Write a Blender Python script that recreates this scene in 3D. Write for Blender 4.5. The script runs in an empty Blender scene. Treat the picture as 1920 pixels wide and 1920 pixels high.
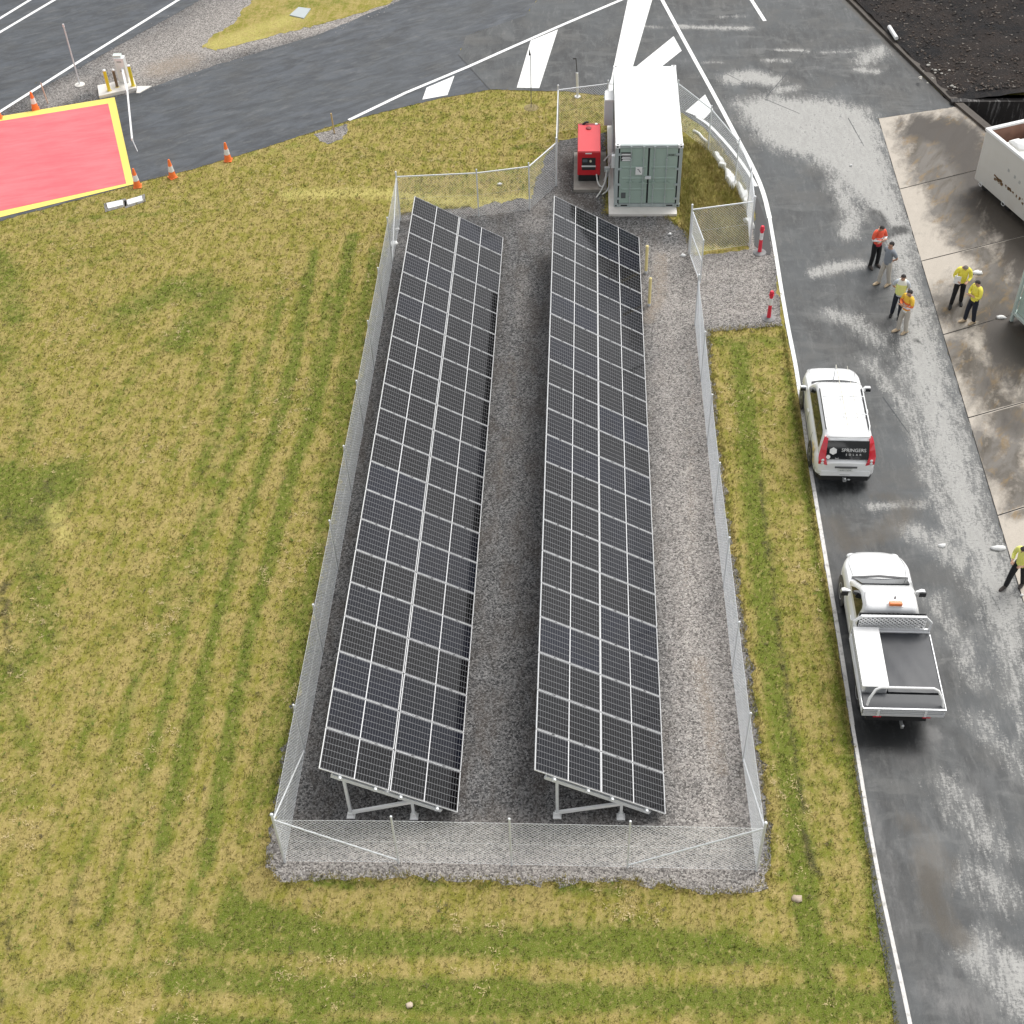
import bpy, bmesh, math, random
import numpy as np
from mathutils import Vector, Matrix
from mathutils.geometry import delaunay_2d_cdt
random.seed(7); rng = np.random.default_rng(7)
S = bpy.context.scene
COL = S.collection
PI = math.pi

# ------------------------------------------------------------------ camera
F = 2513.973            # focal length in photo pixels (photo is 1920 px wide)
def _basis():
    y = np.array([145., -2544., F]); y /= np.linalg.norm(y)
    z = -np.array([100., 2490., F]); z /= np.linalg.norm(z)
    x = np.cross(y, z); x /= np.linalg.norm(x)
    z = np.cross(x, y)
    return np.stack([x, y, z], 1)
RM = _basis(); CAM = np.array([0., 0., 28.0])
cd = bpy.data.cameras.new('camera'); cam = bpy.data.objects.new('camera', cd); COL.objects.link(cam)
cd.sensor_width = 36; cd.lens = F/1920*36; cd.clip_end = 2000; cd.clip_start = .1
cam.matrix_world = Matrix(((RM[0,0], -RM[1,0], -RM[2,0], CAM[0]), (RM[0,1], -RM[1,1], -RM[2,1], CAM[1]),
                           (RM[0,2], -RM[1,2], -RM[2,2], CAM[2]), (0,0,0,1)))
S.camera = cam
def spot(u, v, z=0.):
    """survey point: the place at height z that stands at photo pixel (u, v)"""
    d = RM.T @ np.array([u-960., v-960., F]); t = (z-CAM[2])/d[2]
    p = CAM+d*t
    return (float(p[0]), float(p[1]), float(z))
def spots(pts, z=0.): return [spot(u, v, z)[:2] for u, v in pts]

# ------------------------------------------------------------------ world, sun, exposure (bright overcast)
W = bpy.data.worlds.new('World'); S.world = W; W.use_nodes = True
nt = W.node_tree; N = nt.nodes; L = nt.links
for n in list(N): N.remove(n)
sky = N.new('ShaderNodeTexSky'); sky.sky_type = 'NISHITA'; sky.sun_disc = False
SUN_EL, SUN_AZ = math.radians(58), math.radians(40)     # azimuth clockwise from +Y
sky.sun_elevation = SUN_EL; sky.sun_rotation = SUN_AZ; sky.dust_density = 3.0; sky.air_density = 1.0
hsv = N.new('ShaderNodeHueSaturation'); hsv.inputs['Saturation'].default_value = .13
tc = N.new('ShaderNodeTexCoord'); cl = N.new('ShaderNodeTexNoise'); cl.inputs['Scale'].default_value = 3.2; cl.inputs['Detail'].default_value = 5
mr = N.new('ShaderNodeMapRange'); mr.inputs[1].default_value = .35; mr.inputs[2].default_value = .65; mr.inputs[3].default_value = .72; mr.inputs[4].default_value = 1.28
mul = N.new('ShaderNodeMix'); mul.data_type = 'RGBA'; mul.blend_type = 'MULTIPLY'; mul.inputs[0].default_value = 1
bg = N.new('ShaderNodeBackground'); out = N.new('ShaderNodeOutputWorld')
L.new(sky.outputs[0], hsv.inputs['Color']); L.new(tc.outputs['Generated'], cl.inputs['Vector']); L.new(cl.outputs[0], mr.inputs[0])
L.new(hsv.outputs[0], mul.inputs[6]); L.new(mr.outputs[0], mul.inputs[7]); L.new(mul.outputs[2], bg.inputs[0]); L.new(bg.outputs[0], out.inputs[0])
bg.inputs[1].default_value = .15
sd = bpy.data.lights.new('sun', 'SUN'); so = bpy.data.objects.new('sun', sd); COL.objects.link(so)
sd.energy = 1.2; sd.angle = math.radians(25); sd.color = (1, .97, .92)
dv = Vector((math.sin(SUN_AZ)*math.cos(SUN_EL), math.cos(SUN_AZ)*math.cos(SUN_EL), math.sin(SUN_EL)))
so.rotation_euler = dv.to_track_quat('Z', 'Y').to_euler(); so.location = (20, 60, 80)
vs = S.view_settings; vs.view_transform = 'Standard'; vs.look = 'None'; vs.gamma = 1; vs.use_curve_mapping = False
vs.exposure = 0.55
S.display_settings.display_device = 'sRGB'

# ------------------------------------------------------------------ mesh builder
class MB:
    def __init__(s): s.v = []; s.f = []; s.m = []
    def add(s, vs_, fs_, m=0):
        b = len(s.v); s.v += [tuple(map(float, p)) for p in vs_]
        for f in fs_: s.f.append(tuple(b+i for i in f)); s.m.append(m)
        return s
    def box(s, x0, x1, y0, y1, z0, z1, m=0):
        return s.add([(x0,y0,z0),(x1,y0,z0),(x1,y1,z0),(x0,y1,z0),(x0,y0,z1),(x1,y0,z1),(x1,y1,z1),(x0,y1,z1)],
                     [(0,3,2,1),(4,5,6,7),(0,1,5,4),(1,2,6,5),(2,3,7,6),(3,0,4,7)], m)
    def cbox(s, c, sx, sy, sz, rz=0, m=0):
        ca, sa = math.cos(rz), math.sin(rz); V = []
        for dz in (-sz/2, sz/2):
            for dx, dy in ((-sx/2,-sy/2),(sx/2,-sy/2),(sx/2,sy/2),(-sx/2,sy/2)):
                V.append((c[0]+dx*ca-dy*sa, c[1]+dx*sa+dy*ca, c[2]+dz))
        return s.add(V, [(0,3,2,1),(4,5,6,7),(0,1,5,4),(1,2,6,5),(2,3,7,6),(3,0,4,7)], m)
    def tube(s, pts, r, n=8, m=0, cap=True, r2=None):
        P = [Vector(p) for p in pts]; rings = []
        for i, p in enumerate(P):
            d = (P[min(i+1, len(P)-1)]-P[max(i-1, 0)]).normalized()
            a = d.orthogonal().normalized() if i == 0 else (a-d*a.dot(d)).normalized()
            b = d.cross(a); rr = r if r2 is None else r+(r2-r)*i/(len(P)-1)
            rings.append([p+a*math.cos(2*PI*k/n)*rr+b*math.sin(2*PI*k/n)*rr for k in range(n)])
        V = [q for ring in rings for q in ring]; Fs = []
        for i in range(len(P)-1):
            for k in range(n):
                Fs.append((i*n+k, i*n+(k+1) % n, (i+1)*n+(k+1) % n, (i+1)*n+k))
        if cap: Fs.append(tuple(range(n-1, -1, -1))); Fs.append(tuple((len(P)-1)*n+k for k in range(n)))
        return s.add(V, Fs, m)
    def bar(s, p0, p1, w, h, m=0, up=(0,0,1)):
        p0 = Vector(p0); p1 = Vector(p1); d = (p1-p0).normalized(); u = Vector(up); sd_ = d.cross(u)
        if sd_.length < 1e-4: sd_ = d.cross(Vector((0,1,0)))
        sd_.normalize(); u = sd_.cross(d).normalized(); V = []
        for p in (p0, p1):
            for a, b in ((-1,-1),(1,-1),(1,1),(-1,1)): V.append(p+sd_*a*w/2+u*b*h/2)
        return s.add(V, [(0,1,2,3),(7,6,5,4),(0,4,5,1),(1,5,6,2),(2,6,7,3),(3,7,4,0)], m)
    def prism(s, poly, z0, z1, m=0):
        n = len(poly); V = [(p[0], p[1], z0) for p in poly]+[(p[0], p[1], z1) for p in poly]
        a = sum(poly[i][0]*poly[(i+1) % n][1]-poly[(i+1) % n][0]*poly[i][1] for i in range(n))
        Fs = [tuple(range(n-1, -1, -1)), tuple(range(n, 2*n))]+[(i, (i+1) % n, n+(i+1) % n, n+i) for i in range(n)]
        if a < 0: Fs = [f[::-1] for f in Fs]
        return s.add(V, Fs, m)
    def lathe(s, c, prof, n=16, m=0, ax='z'):
        V = []; Fs = []
        for r, z in prof:
            for k in range(n):
                a = 2*PI*k/n; p = (r*math.cos(a), r*math.sin(a), z)
                if ax == 'x': p = (z, r*math.cos(a), r*math.sin(a))
                if ax == 'y': p = (r*math.sin(a), z, r*math.cos(a))
                V.append((c[0]+p[0], c[1]+p[1], c[2]+p[2]))
        for i in range(len(prof)-1):
            for k in range(n): Fs.append((i*n+k, i*n+(k+1) % n, (i+1)*n+(k+1) % n, (i+1)*n+k))
        Fs.append(tuple(range(n-1, -1, -1))); Fs.append(tuple((len(prof)-1)*n+k for k in range(n)))
        return s.add(V, Fs, m)
    def rings(s, R, m=0, cap0=True, cap1=True):
        n = len(R[0]); V = [p for r in R for p in r]; Fs = []
        for i in range(len(R)-1):
            for k in range(n): Fs.append((i*n+k, i*n+(k+1) % n, (i+1)*n+(k+1) % n, (i+1)*n+k))
        if cap0: Fs.append(tuple(range(n-1, -1, -1)))
        if cap1: Fs.append(tuple((len(R)-1)*n+k for k in range(n)))
        return s.add(V, Fs, m)
    def blob(s, c, rx, ry, rz, m=0, n=10, k=6, jit=0.):
        V = []; Fs = []
        for i in range(1, k):
            t = PI*i/k
            for j in range(n):
                a = 2*PI*j/n; q = 1+random.uniform(-jit, jit)
                V.append((c[0]+rx*math.sin(t)*math.cos(a)*q, c[1]+ry*math.sin(t)*math.sin(a)*q, c[2]+rz*math.cos(t)*q))
        V += [(c[0], c[1], c[2]+rz), (c[0], c[1], c[2]-rz)]; T = len(V)-2
        for i in range(k-2):
            for j in range(n): Fs.append((i*n+j, (i+1)*n+j, (i+1)*n+(j+1) % n, i*n+(j+1) % n))
        for j in range(n): Fs.append((T, j, (j+1) % n)); Fs.append((T+1, (k-2)*n+(j+1) % n, (k-2)*n+j))
        return s.add(V, Fs, m)
    def build(s, name, mats, parent=None, smooth=False, loc=None, off=None, bevel=0, fix=True):
        if off is not None: s.v = [(a-off[0], b-off[1], c-off[2]) for a, b, c in s.v]
        me = bpy.data.meshes.new(name); me.from_pydata(s.v, [], s.f)
        for mt in (mats if isinstance(mats, (list, tuple)) else [mats]): me.materials.append(mt)
        me.polygons.foreach_set('material_index', s.m)
        if fix:
            bm = bmesh.new(); bm.from_mesh(me); bmesh.ops.recalc_face_normals(bm, faces=bm.faces); bm.to_mesh(me); bm.free()
        if smooth: me.shade_smooth() if smooth is True else me.set_sharp_from_angle(angle=math.radians(smooth))
        o = bpy.data.objects.new(name, me); COL.objects.link(o)
        if parent: o.parent = parent
        if loc is not None: o.location = loc
        if bevel:
            b = o.modifiers.new('bevel', 'BEVEL'); b.width = bevel; b.segments = 2; b.limit_method = 'ANGLE'
        return o
def tag(o, label=None, cat=None, group=None, kind=None):
    if label: o['label'] = label
    if cat: o['category'] = cat
    if group: o['group'] = group
    if kind: o['kind'] = kind
    return o
def thing(name, label, cat, loc=(0,0,0), rz=0, group=None):
    o = bpy.data.objects.new(name, None); COL.objects.link(o); o.empty_display_size = .3
    o.location = loc; o.rotation_euler = (0, 0, rz)
    return tag(o, label, cat, group)
def dup(root, loc, rz=0, label=None, group=None):
    r = root.copy(); COL.objects.link(r); r.location = loc; r.rotation_euler = (0, 0, rz)
    if label: r['label'] = label
    if group: r['group'] = group
    for ch in list(root.children):
        c = ch.copy(); COL.objects.link(c); c.parent = r
        for g in ch.children:
            d = g.copy(); COL.objects.link(d); d.parent = c
    return r

# ------------------------------------------------------------------ materials
MATS = {}
def new_mat(name):
    m = bpy.data.materials.new(name); m.use_nodes = True; t = m.node_tree
    return m, t, t.nodes, t.links, t.nodes['Principled BSDF']
def mat(name, col, rough=.6, metal=0., var=.08, scale=4., bump=0., spec=.5, coat=0., bscale=None, dirt=0., dirtcol=(.12,.09,.06)):
    if name in MATS: return MATS[name]
    m, t, N, L, P = new_mat(name)
    tc = N.new('ShaderNodeTexCoord'); nz = N.new('ShaderNodeTexNoise'); nz.inputs['Scale'].default_value = scale; nz.inputs['Detail'].default_value = 6
    L.new(tc.outputs['Object'], nz.inputs['Vector'])
    mx = N.new('ShaderNodeMix'); mx.data_type = 'RGBA'
    mx.inputs[6].default_value = (*[max(0, c*(1-var)) for c in col], 1); mx.inputs[7].default_value = (*[min(1, c*(1+var)) for c in col], 1)
    L.new(nz.outputs[0], mx.inputs[0]); last = mx.outputs[2]
    if dirt:
        n2 = N.new('ShaderNodeTexNoise'); n2.inputs['Scale'].default_value = scale*.6; n2.inputs['Detail'].default_value = 8; n2.inputs['Roughness'].default_value = .7
        L.new(tc.outputs['Object'], n2.inputs['Vector'])
        r = N.new('ShaderNodeMapRange'); r.inputs[1].default_value = .5; r.inputs[2].default_value = .75; r.inputs[4].default_value = dirt; L.new(n2.outputs[0], r.inputs[0])
        m2 = N.new('ShaderNodeMix'); m2.data_type = 'RGBA'; L.new(r.outputs[0], m2.inputs[0]); L.new(last, m2.inputs[6]); m2.inputs[7].default_value = (*dirtcol, 1); last = m2.outputs[2]
    L.new(last, P.inputs['Base Color'])
    P.inputs['Roughness'].default_value = rough; P.inputs['Metallic'].default_value = metal; P.inputs['Specular IOR Level'].default_value = spec
    if coat: P.inputs['Coat Weight'].default_value = coat; P.inputs['Coat Roughness'].default_value = .05
    if bump:
        b = N.new('ShaderNodeBump'); b.inputs['Strength'].default_value = bump; b.inputs['Distance'].default_value = .02
        n3 = N.new('ShaderNodeTexNoise'); n3.inputs['Scale'].default_value = bscale or scale*8; n3.inputs['Detail'].default_value = 5
        L.new(tc.outputs['Object'], n3.inputs['Vector']); L.new(n3.outputs[0], b.inputs['Height']); L.new(b.outputs[0], P.inputs['Normal'])
    MATS[name] = m; return m

class G:   # small node-graph helper
    def __init__(s, name):
        s.m, s.t, s.N, s.L, s.P = new_mat(name)
        s.geo = s.N.new('ShaderNodeNewGeometry'); s.tc = s.N.new('ShaderNodeTexCoord'); s.pos = s.geo.outputs['Position']
    def put(s, sock, v):
        if isinstance(v, bpy.types.NodeSocket): s.L.new(v, sock)
        elif isinstance(v, (tuple, list)): sock.default_value = (*v, 1) if len(v) == 3 and len(sock.default_value) == 4 else v
        else: sock.default_value = v
    def noise(s, scale, detail=4, rough=.55, vec=None, dist=0.):
        n = s.N.new('ShaderNodeTexNoise'); n.inputs['Scale'].default_value = scale; n.inputs['Detail'].default_value = detail
        n.inputs['Roughness'].default_value = rough; n.inputs['Distortion'].default_value = dist
        s.L.new(vec or s.pos, n.inputs['Vector']); return n.outputs[0]
    def vor(s, scale, vec=None, out='Distance', feat='F1'):
        n = s.N.new('ShaderNodeTexVoronoi'); n.feature = feat; n.inputs['Scale'].default_value = scale; s.L.new(vec or s.pos, n.inputs['Vector']); return n.outputs[out]
    def math(s, op, a, b=0., c=0., clamp=False):
        n = s.N.new('ShaderNodeMath'); n.operation = op; n.use_clamp = clamp
        s.put(n.inputs[0], a); s.put(n.inputs[1], b); s.put(n.inputs[2], c); return n.outputs[0]
    def ramp(s, a, x0, x1, y0=0., y1=1.):
        n = s.N.new('ShaderNodeMapRange'); s.put(n.inputs[0], a); n.inputs[1].default_value = x0; n.inputs[2].default_value = x1
        n.inputs[3].default_value = y0; n.inputs[4].default_value = y1; return n.outputs[0]
    def mix(s, f, a, b, bt='MIX'):
        n = s.N.new('ShaderNodeMix'); n.data_type = 'RGBA'; n.blend_type = bt
        s.put(n.inputs[0], f); s.put(n.inputs[6], a); s.put(n.inputs[7], b); return n.outputs[2]
    def attr(s, name='mask'):
        n = s.N.new('ShaderNodeAttribute'); n.attribute_name = name
        q = s.N.new('ShaderNodeSeparateColor'); s.L.new(n.outputs['Color'], q.inputs[0]); return q.outputs
    def scaled(s, x, y, z, rot=0.):
        q = s.N.new('ShaderNodeMapping'); q.inputs['Rotation'].default_value = (0, 0, rot); s.L.new(s.pos, q.inputs[0])
        n = s.N.new('ShaderNodeMapping'); n.inputs['Scale'].default_value = (x, y, z); s.L.new(q.outputs[0], n.inputs[0]); return n.outputs[0]
    def done(s, col, rough=.8, bump=None, bstr=.3, bdist=.02, spec=None):
        s.put(s.P.inputs['Base Color'], col); s.put(s.P.inputs['Roughness'], rough)
        if spec is not None: s.put(s.P.inputs['Specular IOR Level'], spec)
        if bump is not None:
            b = s.N.new('ShaderNodeBump'); b.inputs['Strength'].default_value = bstr; b.inputs['Distance'].default_value = bdist
            s.L.new(bump, b.inputs['Height']); s.L.new(b.outputs[0], s.P.inputs['Normal'])
        return s.m

def grass_mat(name='grass_turf', blade=False):
    g = G(name); at = g.attr()
    n1 = g.noise(.35, 5, .6); n2 = g.noise(2.2, 6, .7); n3 = g.noise(14, 5, .75); n4 = g.noise(40, 3, .7)
    streak = g.noise(1.0, 4, .6, g.scaled(6, .9, 1, .04))
    tan_ = (.385, .305, .107); straw = (.54, .42, .19); olive = (.245, .230, .036); green = (.105, .155, .013); dark = (.05, .045, .024); pale = (.52, .46, .15)
    cs = lambda a, k=2.2: g.math('ADD', g.math('MULTIPLY', g.math('SUBTRACT', a, .5), k), .5)      # stretched contrast
    n6 = g.noise(6.5, 6, .75, g.scaled(1.2, .8, 1, .3)); n7 = g.noise(.9, 6, .7, g.scaled(1.6, .7, 1, .1))
    s1 = g.math('ADD', g.math('MULTIPLY', n2, .4), g.math('ADD', g.math('MULTIPLY', streak, .3), g.math('MULTIPLY', n7, .3)))
    c = g.mix(g.ramp(s1, .46, .55), tan_, olive)
    c = g.mix(g.ramp(g.math('ADD', g.math('MULTIPLY', n1, .6), g.math('MULTIPLY', n2, .4)), .53, .64, 0, .8), c, (.20, .20, .03))
    ed = g.math('ADD', at[0], g.math('MULTIPLY', g.math('SUBTRACT', n2, .5), 1.1)); ed = g.math('ADD', ed, g.math('MULTIPLY', g.math('SUBTRACT', n7, .5), .9))
    ed = g.math('ADD', ed, g.math('MULTIPLY', g.math('SUBTRACT', n3, .5), .8))
    c = g.mix(g.ramp(ed, .2, .75, 0, .9), c, green)
    pb = g.math('ADD', at[2], g.math('MULTIPLY', g.math('SUBTRACT', n2, .5), 1.3))
    c = g.mix(g.ramp(pb, .3, .9, 0, .85), c, pale)
    c = g.mix(g.ramp(n6, .54, .64, 0, .6), c, straw)
    c = g.mix(g.ramp(g.noise(3.1, 7, .8), .55, .65, 0, .5), c, (.17, .17, .028))
    c = g.mix(g.ramp(g.noise(8.5, 6, .8), .60, .70, 0, .45), c, (.10, .09, .02))
    dk = g.math('ADD', at[1], g.math('MULTIPLY', g.math('SUBTRACT', n2, .5), 1.6)); dk = g.math('ADD', dk, g.math('MULTIPLY', g.math('SUBTRACT', n3, .5), 1.0))
    c = g.mix(g.ramp(dk, .45, .85, 0, .85), c, dark)
    c = g.mix(g.ramp(n3, .36, .52, .50, 0), c, (.13, .115, .022))
    c = g.mix(g.ramp(n4, .5, .68, 0, .45), c, (.46, .38, .18))
    if blade:
        oi = g.noise(23, 2, .5); c = g.mix(g.ramp(oi, .35, .65, 0, .4), c, (.45, .38, .17)); c = g.mix(g.ramp(g.noise(31, 2, .5), .35, .65, 0, .3), c, (.17, .18, .03))
        return g.done(c, .85, spec=.2)
    hgt = g.math('ADD', g.math('MULTIPLY', n3, .6), g.math('MULTIPLY', n4, .4))
    return g.done(c, .95, hgt, .8, .05, spec=.15)
def gravel_mat(name='crushed_rock'):
    g = G(name); at = g.attr()
    v = g.vor(26, out='Color'); vs_ = g.N.new('ShaderNodeSeparateColor'); g.L.new(v, vs_.inputs[0])
    d = g.vor(26); n1 = g.noise(.7, 5, .6); n2 = g.noise(6, 6, .7)
    v2 = g.ramp(vs_.outputs[0], .15, 1.); lo = g.mix(g.math('POWER', vs_.outputs[0], 1.4), (.024, .024, .025), (.25, .245, .24)); hi = g.mix(vs_.outputs[0], (.10, .09, .083), (.50, .46, .42))
    lo = g.mix(g.ramp(g.noise(1.1, 6, .7, g.scaled(1.4, .6, 1)), .45, .62, 0, .5), lo, (.075, .06, .048))
    f = g.math('ADD', at[0], g.math('MULTIPLY', g.math('SUBTRACT', n1, .5), .7)); f = g.math('ADD', f, g.math('MULTIPLY', g.math('SUBTRACT', n2, .5), .5))
    c = g.mix(g.ramp(f, .1, .95), lo, hi)
    b = g.math('ADD', at[2], g.math('MULTIPLY', g.math('SUBTRACT', n2, .5), .8))
    c = g.mix(g.ramp(b, .35, .9, 0, .6), c, (.30, .24, .18))
    dk = g.math('ADD', at[1], g.math('MULTIPLY', g.math('SUBTRACT', n2, .5), .6))
    c = g.mix(g.ramp(dk, .3, .8, 0, .8), c, (.045, .036, .03))
    return g.done(c, .9, g.math('SUBTRACT', 1., d), .9, .03)
def asphalt_mat(name, dark=(.046, .048, .048), light=(.56, .55, .52), brown=(.085, .070, .050), flow=0., mottle=1.):
    g = G(name); at = g.attr(); sub = lambda a, k: g.math('MULTIPLY', g.math('SUBTRACT', a, .5), k)
    along = g.scaled(2.0, .55, 1, flow)
    n1 = g.noise(.5, 6, .65); n2 = g.noise(2.0, 9, .78, along); n3 = g.noise(70, 3, .7); n5 = g.noise(9, 9, .85, g.scaled(1.2, 1.9, 1)); n6 = g.noise(.22, 4, .55, g.scaled(1.5, .7, 1, flow)); n7 = g.noise(1.1, 7, .7, along, .6)
    base = g.mix(g.ramp(n7, .40, .60), tuple(c*.70 for c in dark), tuple(c*1.45 for c in dark))
    n9 = g.noise(.8, 6, .65, g.scaled(.7, 1.5, 1), .5); base = g.mix(g.ramp(n9, .52, .60, 0, .45*mottle), base, (.15, .15, .142))
    base = g.mix(g.ramp(n6, .44, .60, 0, .65*mottle), base, (.078, .086, .090)); base = g.mix(g.ramp(n1, .50, .62, 0, .6*mottle), base, (.125, .122, .115))
    fz = g.math('ADD', at[0], sub(g.noise(1.5, 9, .8, along), 2.6)); base = g.mix(g.ramp(fz, .05, .75, 0, .75), base, (.20, .20, .19))
    n8 = g.noise(3.4, 9, .85, g.scaled(2.6, .5, 1, .05)); f = g.math('ADD', at[0], sub(n2, 1.9)); f = g.math('ADD', f, sub(n5, 1.9)); f = g.math('ADD', f, sub(n8, 1.4))
    fl = g.ramp(f, .34, .66); fl = g.math('MULTIPLY', fl, g.ramp(n5, .25, .5, .55, 1.)); 
    c = g.mix(fl, base, g.mix(g.ramp(n2, .3, .7), light, tuple(x*.62 for x in light)))
    b = g.math('ADD', at[2], sub(n2, 1.2)); c = g.mix(g.ramp(b, .35, .8, 0, .75), c, brown)
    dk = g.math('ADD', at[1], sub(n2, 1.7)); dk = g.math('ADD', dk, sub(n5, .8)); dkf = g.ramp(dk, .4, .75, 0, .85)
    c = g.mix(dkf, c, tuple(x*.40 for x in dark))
    sp = g.math('MULTIPLY', g.ramp(g.noise(3.7, 8, .8, g.scaled(1, 1.7, 1)), .63, .68), fl); c = g.mix(g.math('MULTIPLY', sp, .6), c, (.16, .155, .15))
    c = g.mix(g.ramp(n3, .35, .65, .35, 0), c, (.03, .03, .03)); c = g.mix(g.ramp(n3, .6, .75, 0, .25), c, (.3, .3, .29))
    r = g.ramp(n1, .35, .65, .5, .75); r = g.mix(fl, g.mix(dkf, r, (.35, .35, .35)), (.9, .9, .9))
    return g.done(c, r, n3, .3, .006)
def concrete_slab_mat(name='stained_shaded_slab_concrete'):
    g = G(name); at = g.attr()
    n1 = g.noise(.5, 6, .6); n2 = g.noise(2.4, 7, .7, g.scaled(1.0, .55, 1, .4)); n4 = g.noise(.9, 5, .6, g.scaled(1.3, .4, 1, .45), 1.0); n3 = g.noise(40, 3, .6)
    c = g.mix(n2, (.42, .375, .315), (.56, .505, .435))
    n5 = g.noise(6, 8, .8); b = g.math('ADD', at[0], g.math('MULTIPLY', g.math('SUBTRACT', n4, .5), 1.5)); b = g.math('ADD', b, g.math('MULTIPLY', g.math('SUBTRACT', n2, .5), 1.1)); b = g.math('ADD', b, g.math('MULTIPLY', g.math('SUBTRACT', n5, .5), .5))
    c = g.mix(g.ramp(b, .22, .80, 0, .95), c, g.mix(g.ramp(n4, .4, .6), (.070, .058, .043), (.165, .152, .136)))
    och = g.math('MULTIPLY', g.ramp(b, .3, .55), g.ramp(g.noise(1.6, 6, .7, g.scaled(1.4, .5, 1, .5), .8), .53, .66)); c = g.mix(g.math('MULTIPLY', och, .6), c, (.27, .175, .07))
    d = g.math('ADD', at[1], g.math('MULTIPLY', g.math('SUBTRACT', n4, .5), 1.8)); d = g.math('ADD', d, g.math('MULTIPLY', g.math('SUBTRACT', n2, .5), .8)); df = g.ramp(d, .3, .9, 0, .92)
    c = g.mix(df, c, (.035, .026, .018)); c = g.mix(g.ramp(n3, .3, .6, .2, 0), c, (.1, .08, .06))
    r = g.mix(df, (.85, .85, .85), (.6, .6, .6))
    return g.done(c, r, n3, .15, .005)
M_GRASS = grass_mat(); M_BLADE = grass_mat('grass_blades', True); M_GRAVEL = gravel_mat()
M_ROAD = asphalt_mat('old_asphalt'); M_NEWROAD = asphalt_mat('new_asphalt', (.054, .061, .071), (.13, .135, .135), (.10, .09, .08), 1.0, .35)
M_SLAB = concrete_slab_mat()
M_WHITE = mat('white_paint', (.80, .80, .79), .35, var=.03, coat=.3)
M_LINE = mat('road_paint_white', (.84, .84, .82), .7, var=.05, scale=6, dirt=.35, dirtcol=(.45,.44,.42))
M_LINEOLD = mat('worn_road_paint', (.66, .64, .61), .8, var=.1, scale=9, dirt=.8, dirtcol=(.14,.13,.12))
M_YLINE = mat('yellow_paint', (.86, .70, .15), .7, var=.06, scale=1.5, dirt=.45, dirtcol=(.70,.52,.20))
M_RED = mat('red_pad_paint', (.78, .10, .11), .8, var=.16, scale=.45, dirt=.75, dirtcol=(.60,.13,.15), bump=.3, bscale=30)
g = G('red_pad_streaked'); st_ = g.noise(1.3, 7, .7, g.scaled(.35, 1.6, 1, -.27)); n_ = g.noise(7, 6, .8); c_ = g.mix(g.ramp(st_, .38, .62), (.80, .125, .145), (.86, .18, .195))
c_ = g.mix(g.ramp(g.noise(2.2, 8, .8, g.scaled(.3, 2.2, 1, -.27)), .60, .72, 0, .35), c_, (.60, .09, .11)); c_ = g.mix(g.ramp(n_, .60, .75, 0, .3), c_, (.50, .12, .12)); M_RED = g.done(c_, .85, g.noise(60, 3, .7), .3, .006)
M_GALV = mat('galvanised_steel', (.72, .74, .75), .5, .15, var=.1, scale=20)
M_WIRE = mat('galvanised_wire', (.82, .84, .85), .6, .0, var=.05)
M_ALU = mat('aluminium_frame', (.74, .745, .75), .4, .1, var=.03)
M_BLACK = mat('black_rubber', (.018, .018, .019), .6, var=.2)
M_DARKM = mat('dark_trim', (.03, .03, .032), .45, var=.1)
M_CONC = mat('plain_concrete', (.72, .69, .64), .85, var=.08, scale=3, bump=.3, dirt=.3, dirtcol=(.38,.33,.27))
M_GLASS = mat('dark_glass', (.012, .013, .015), .06, var=.1, spec=.8)

def line_geo(name, poly, z, m, parent=None, kind='structure', label=None):
    mb = MB(); mb.prism(poly, z-.003, z); o = mb.build(name, m, parent)
    if kind and not parent: tag(o, label, None, None, kind)
    return o
def strip(pts, w0, w1=None):
    """thin polygon strip along a world polyline"""
    w1 = w1 or w0; P = [Vector(p[:2]) for p in pts]; A = []; B = []
    for i, p in enumerate(P):
        d = (P[min(i+1, len(P)-1)]-P[max(i-1, 0)]).normalized(); n = Vector((-d.y, d.x)); w = w0+(w1-w0)*i/(len(P)-1)
        A.append(p+n*w/2); B.append(p-n*w/2)
    return A, B
def strip_mesh(name, pts, w, z, m, parent=None, w1=None):
    A, B = strip(pts, w, w1); mb = MB(); n = len(A)
    mb.add([(p.x, p.y, z) for p in A]+[(p.x, p.y, z) for p in B], [(i, n+i, n+i+1, i+1) for i in range(n-1)])
    return mb.build(name, m, parent)
def dense(pts, step=.5):
    o = []
    for a, b in zip(pts[:-1], pts[1:]):
        k = max(1, int(math.hypot(b[0]-a[0], b[1]-a[1])/step))
        for i in range(k): o.append((a[0]+(b[0]-a[0])*i/k, a[1]+(b[1]-a[1])*i/k))
    o.append(tuple(pts[-1][:2])); return o
def smooth_pts(pts, it=2):
    for _ in range(it):
        q = [pts[0]]
        for a, b in zip(pts[:-1], pts[1:]): q += [(a[0]*.75+b[0]*.25, a[1]*.75+b[1]*.25), (a[0]*.25+b[0]*.75, a[1]*.25+b[1]*.75)]
        q.append(pts[-1]); pts = q
    return pts

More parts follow.
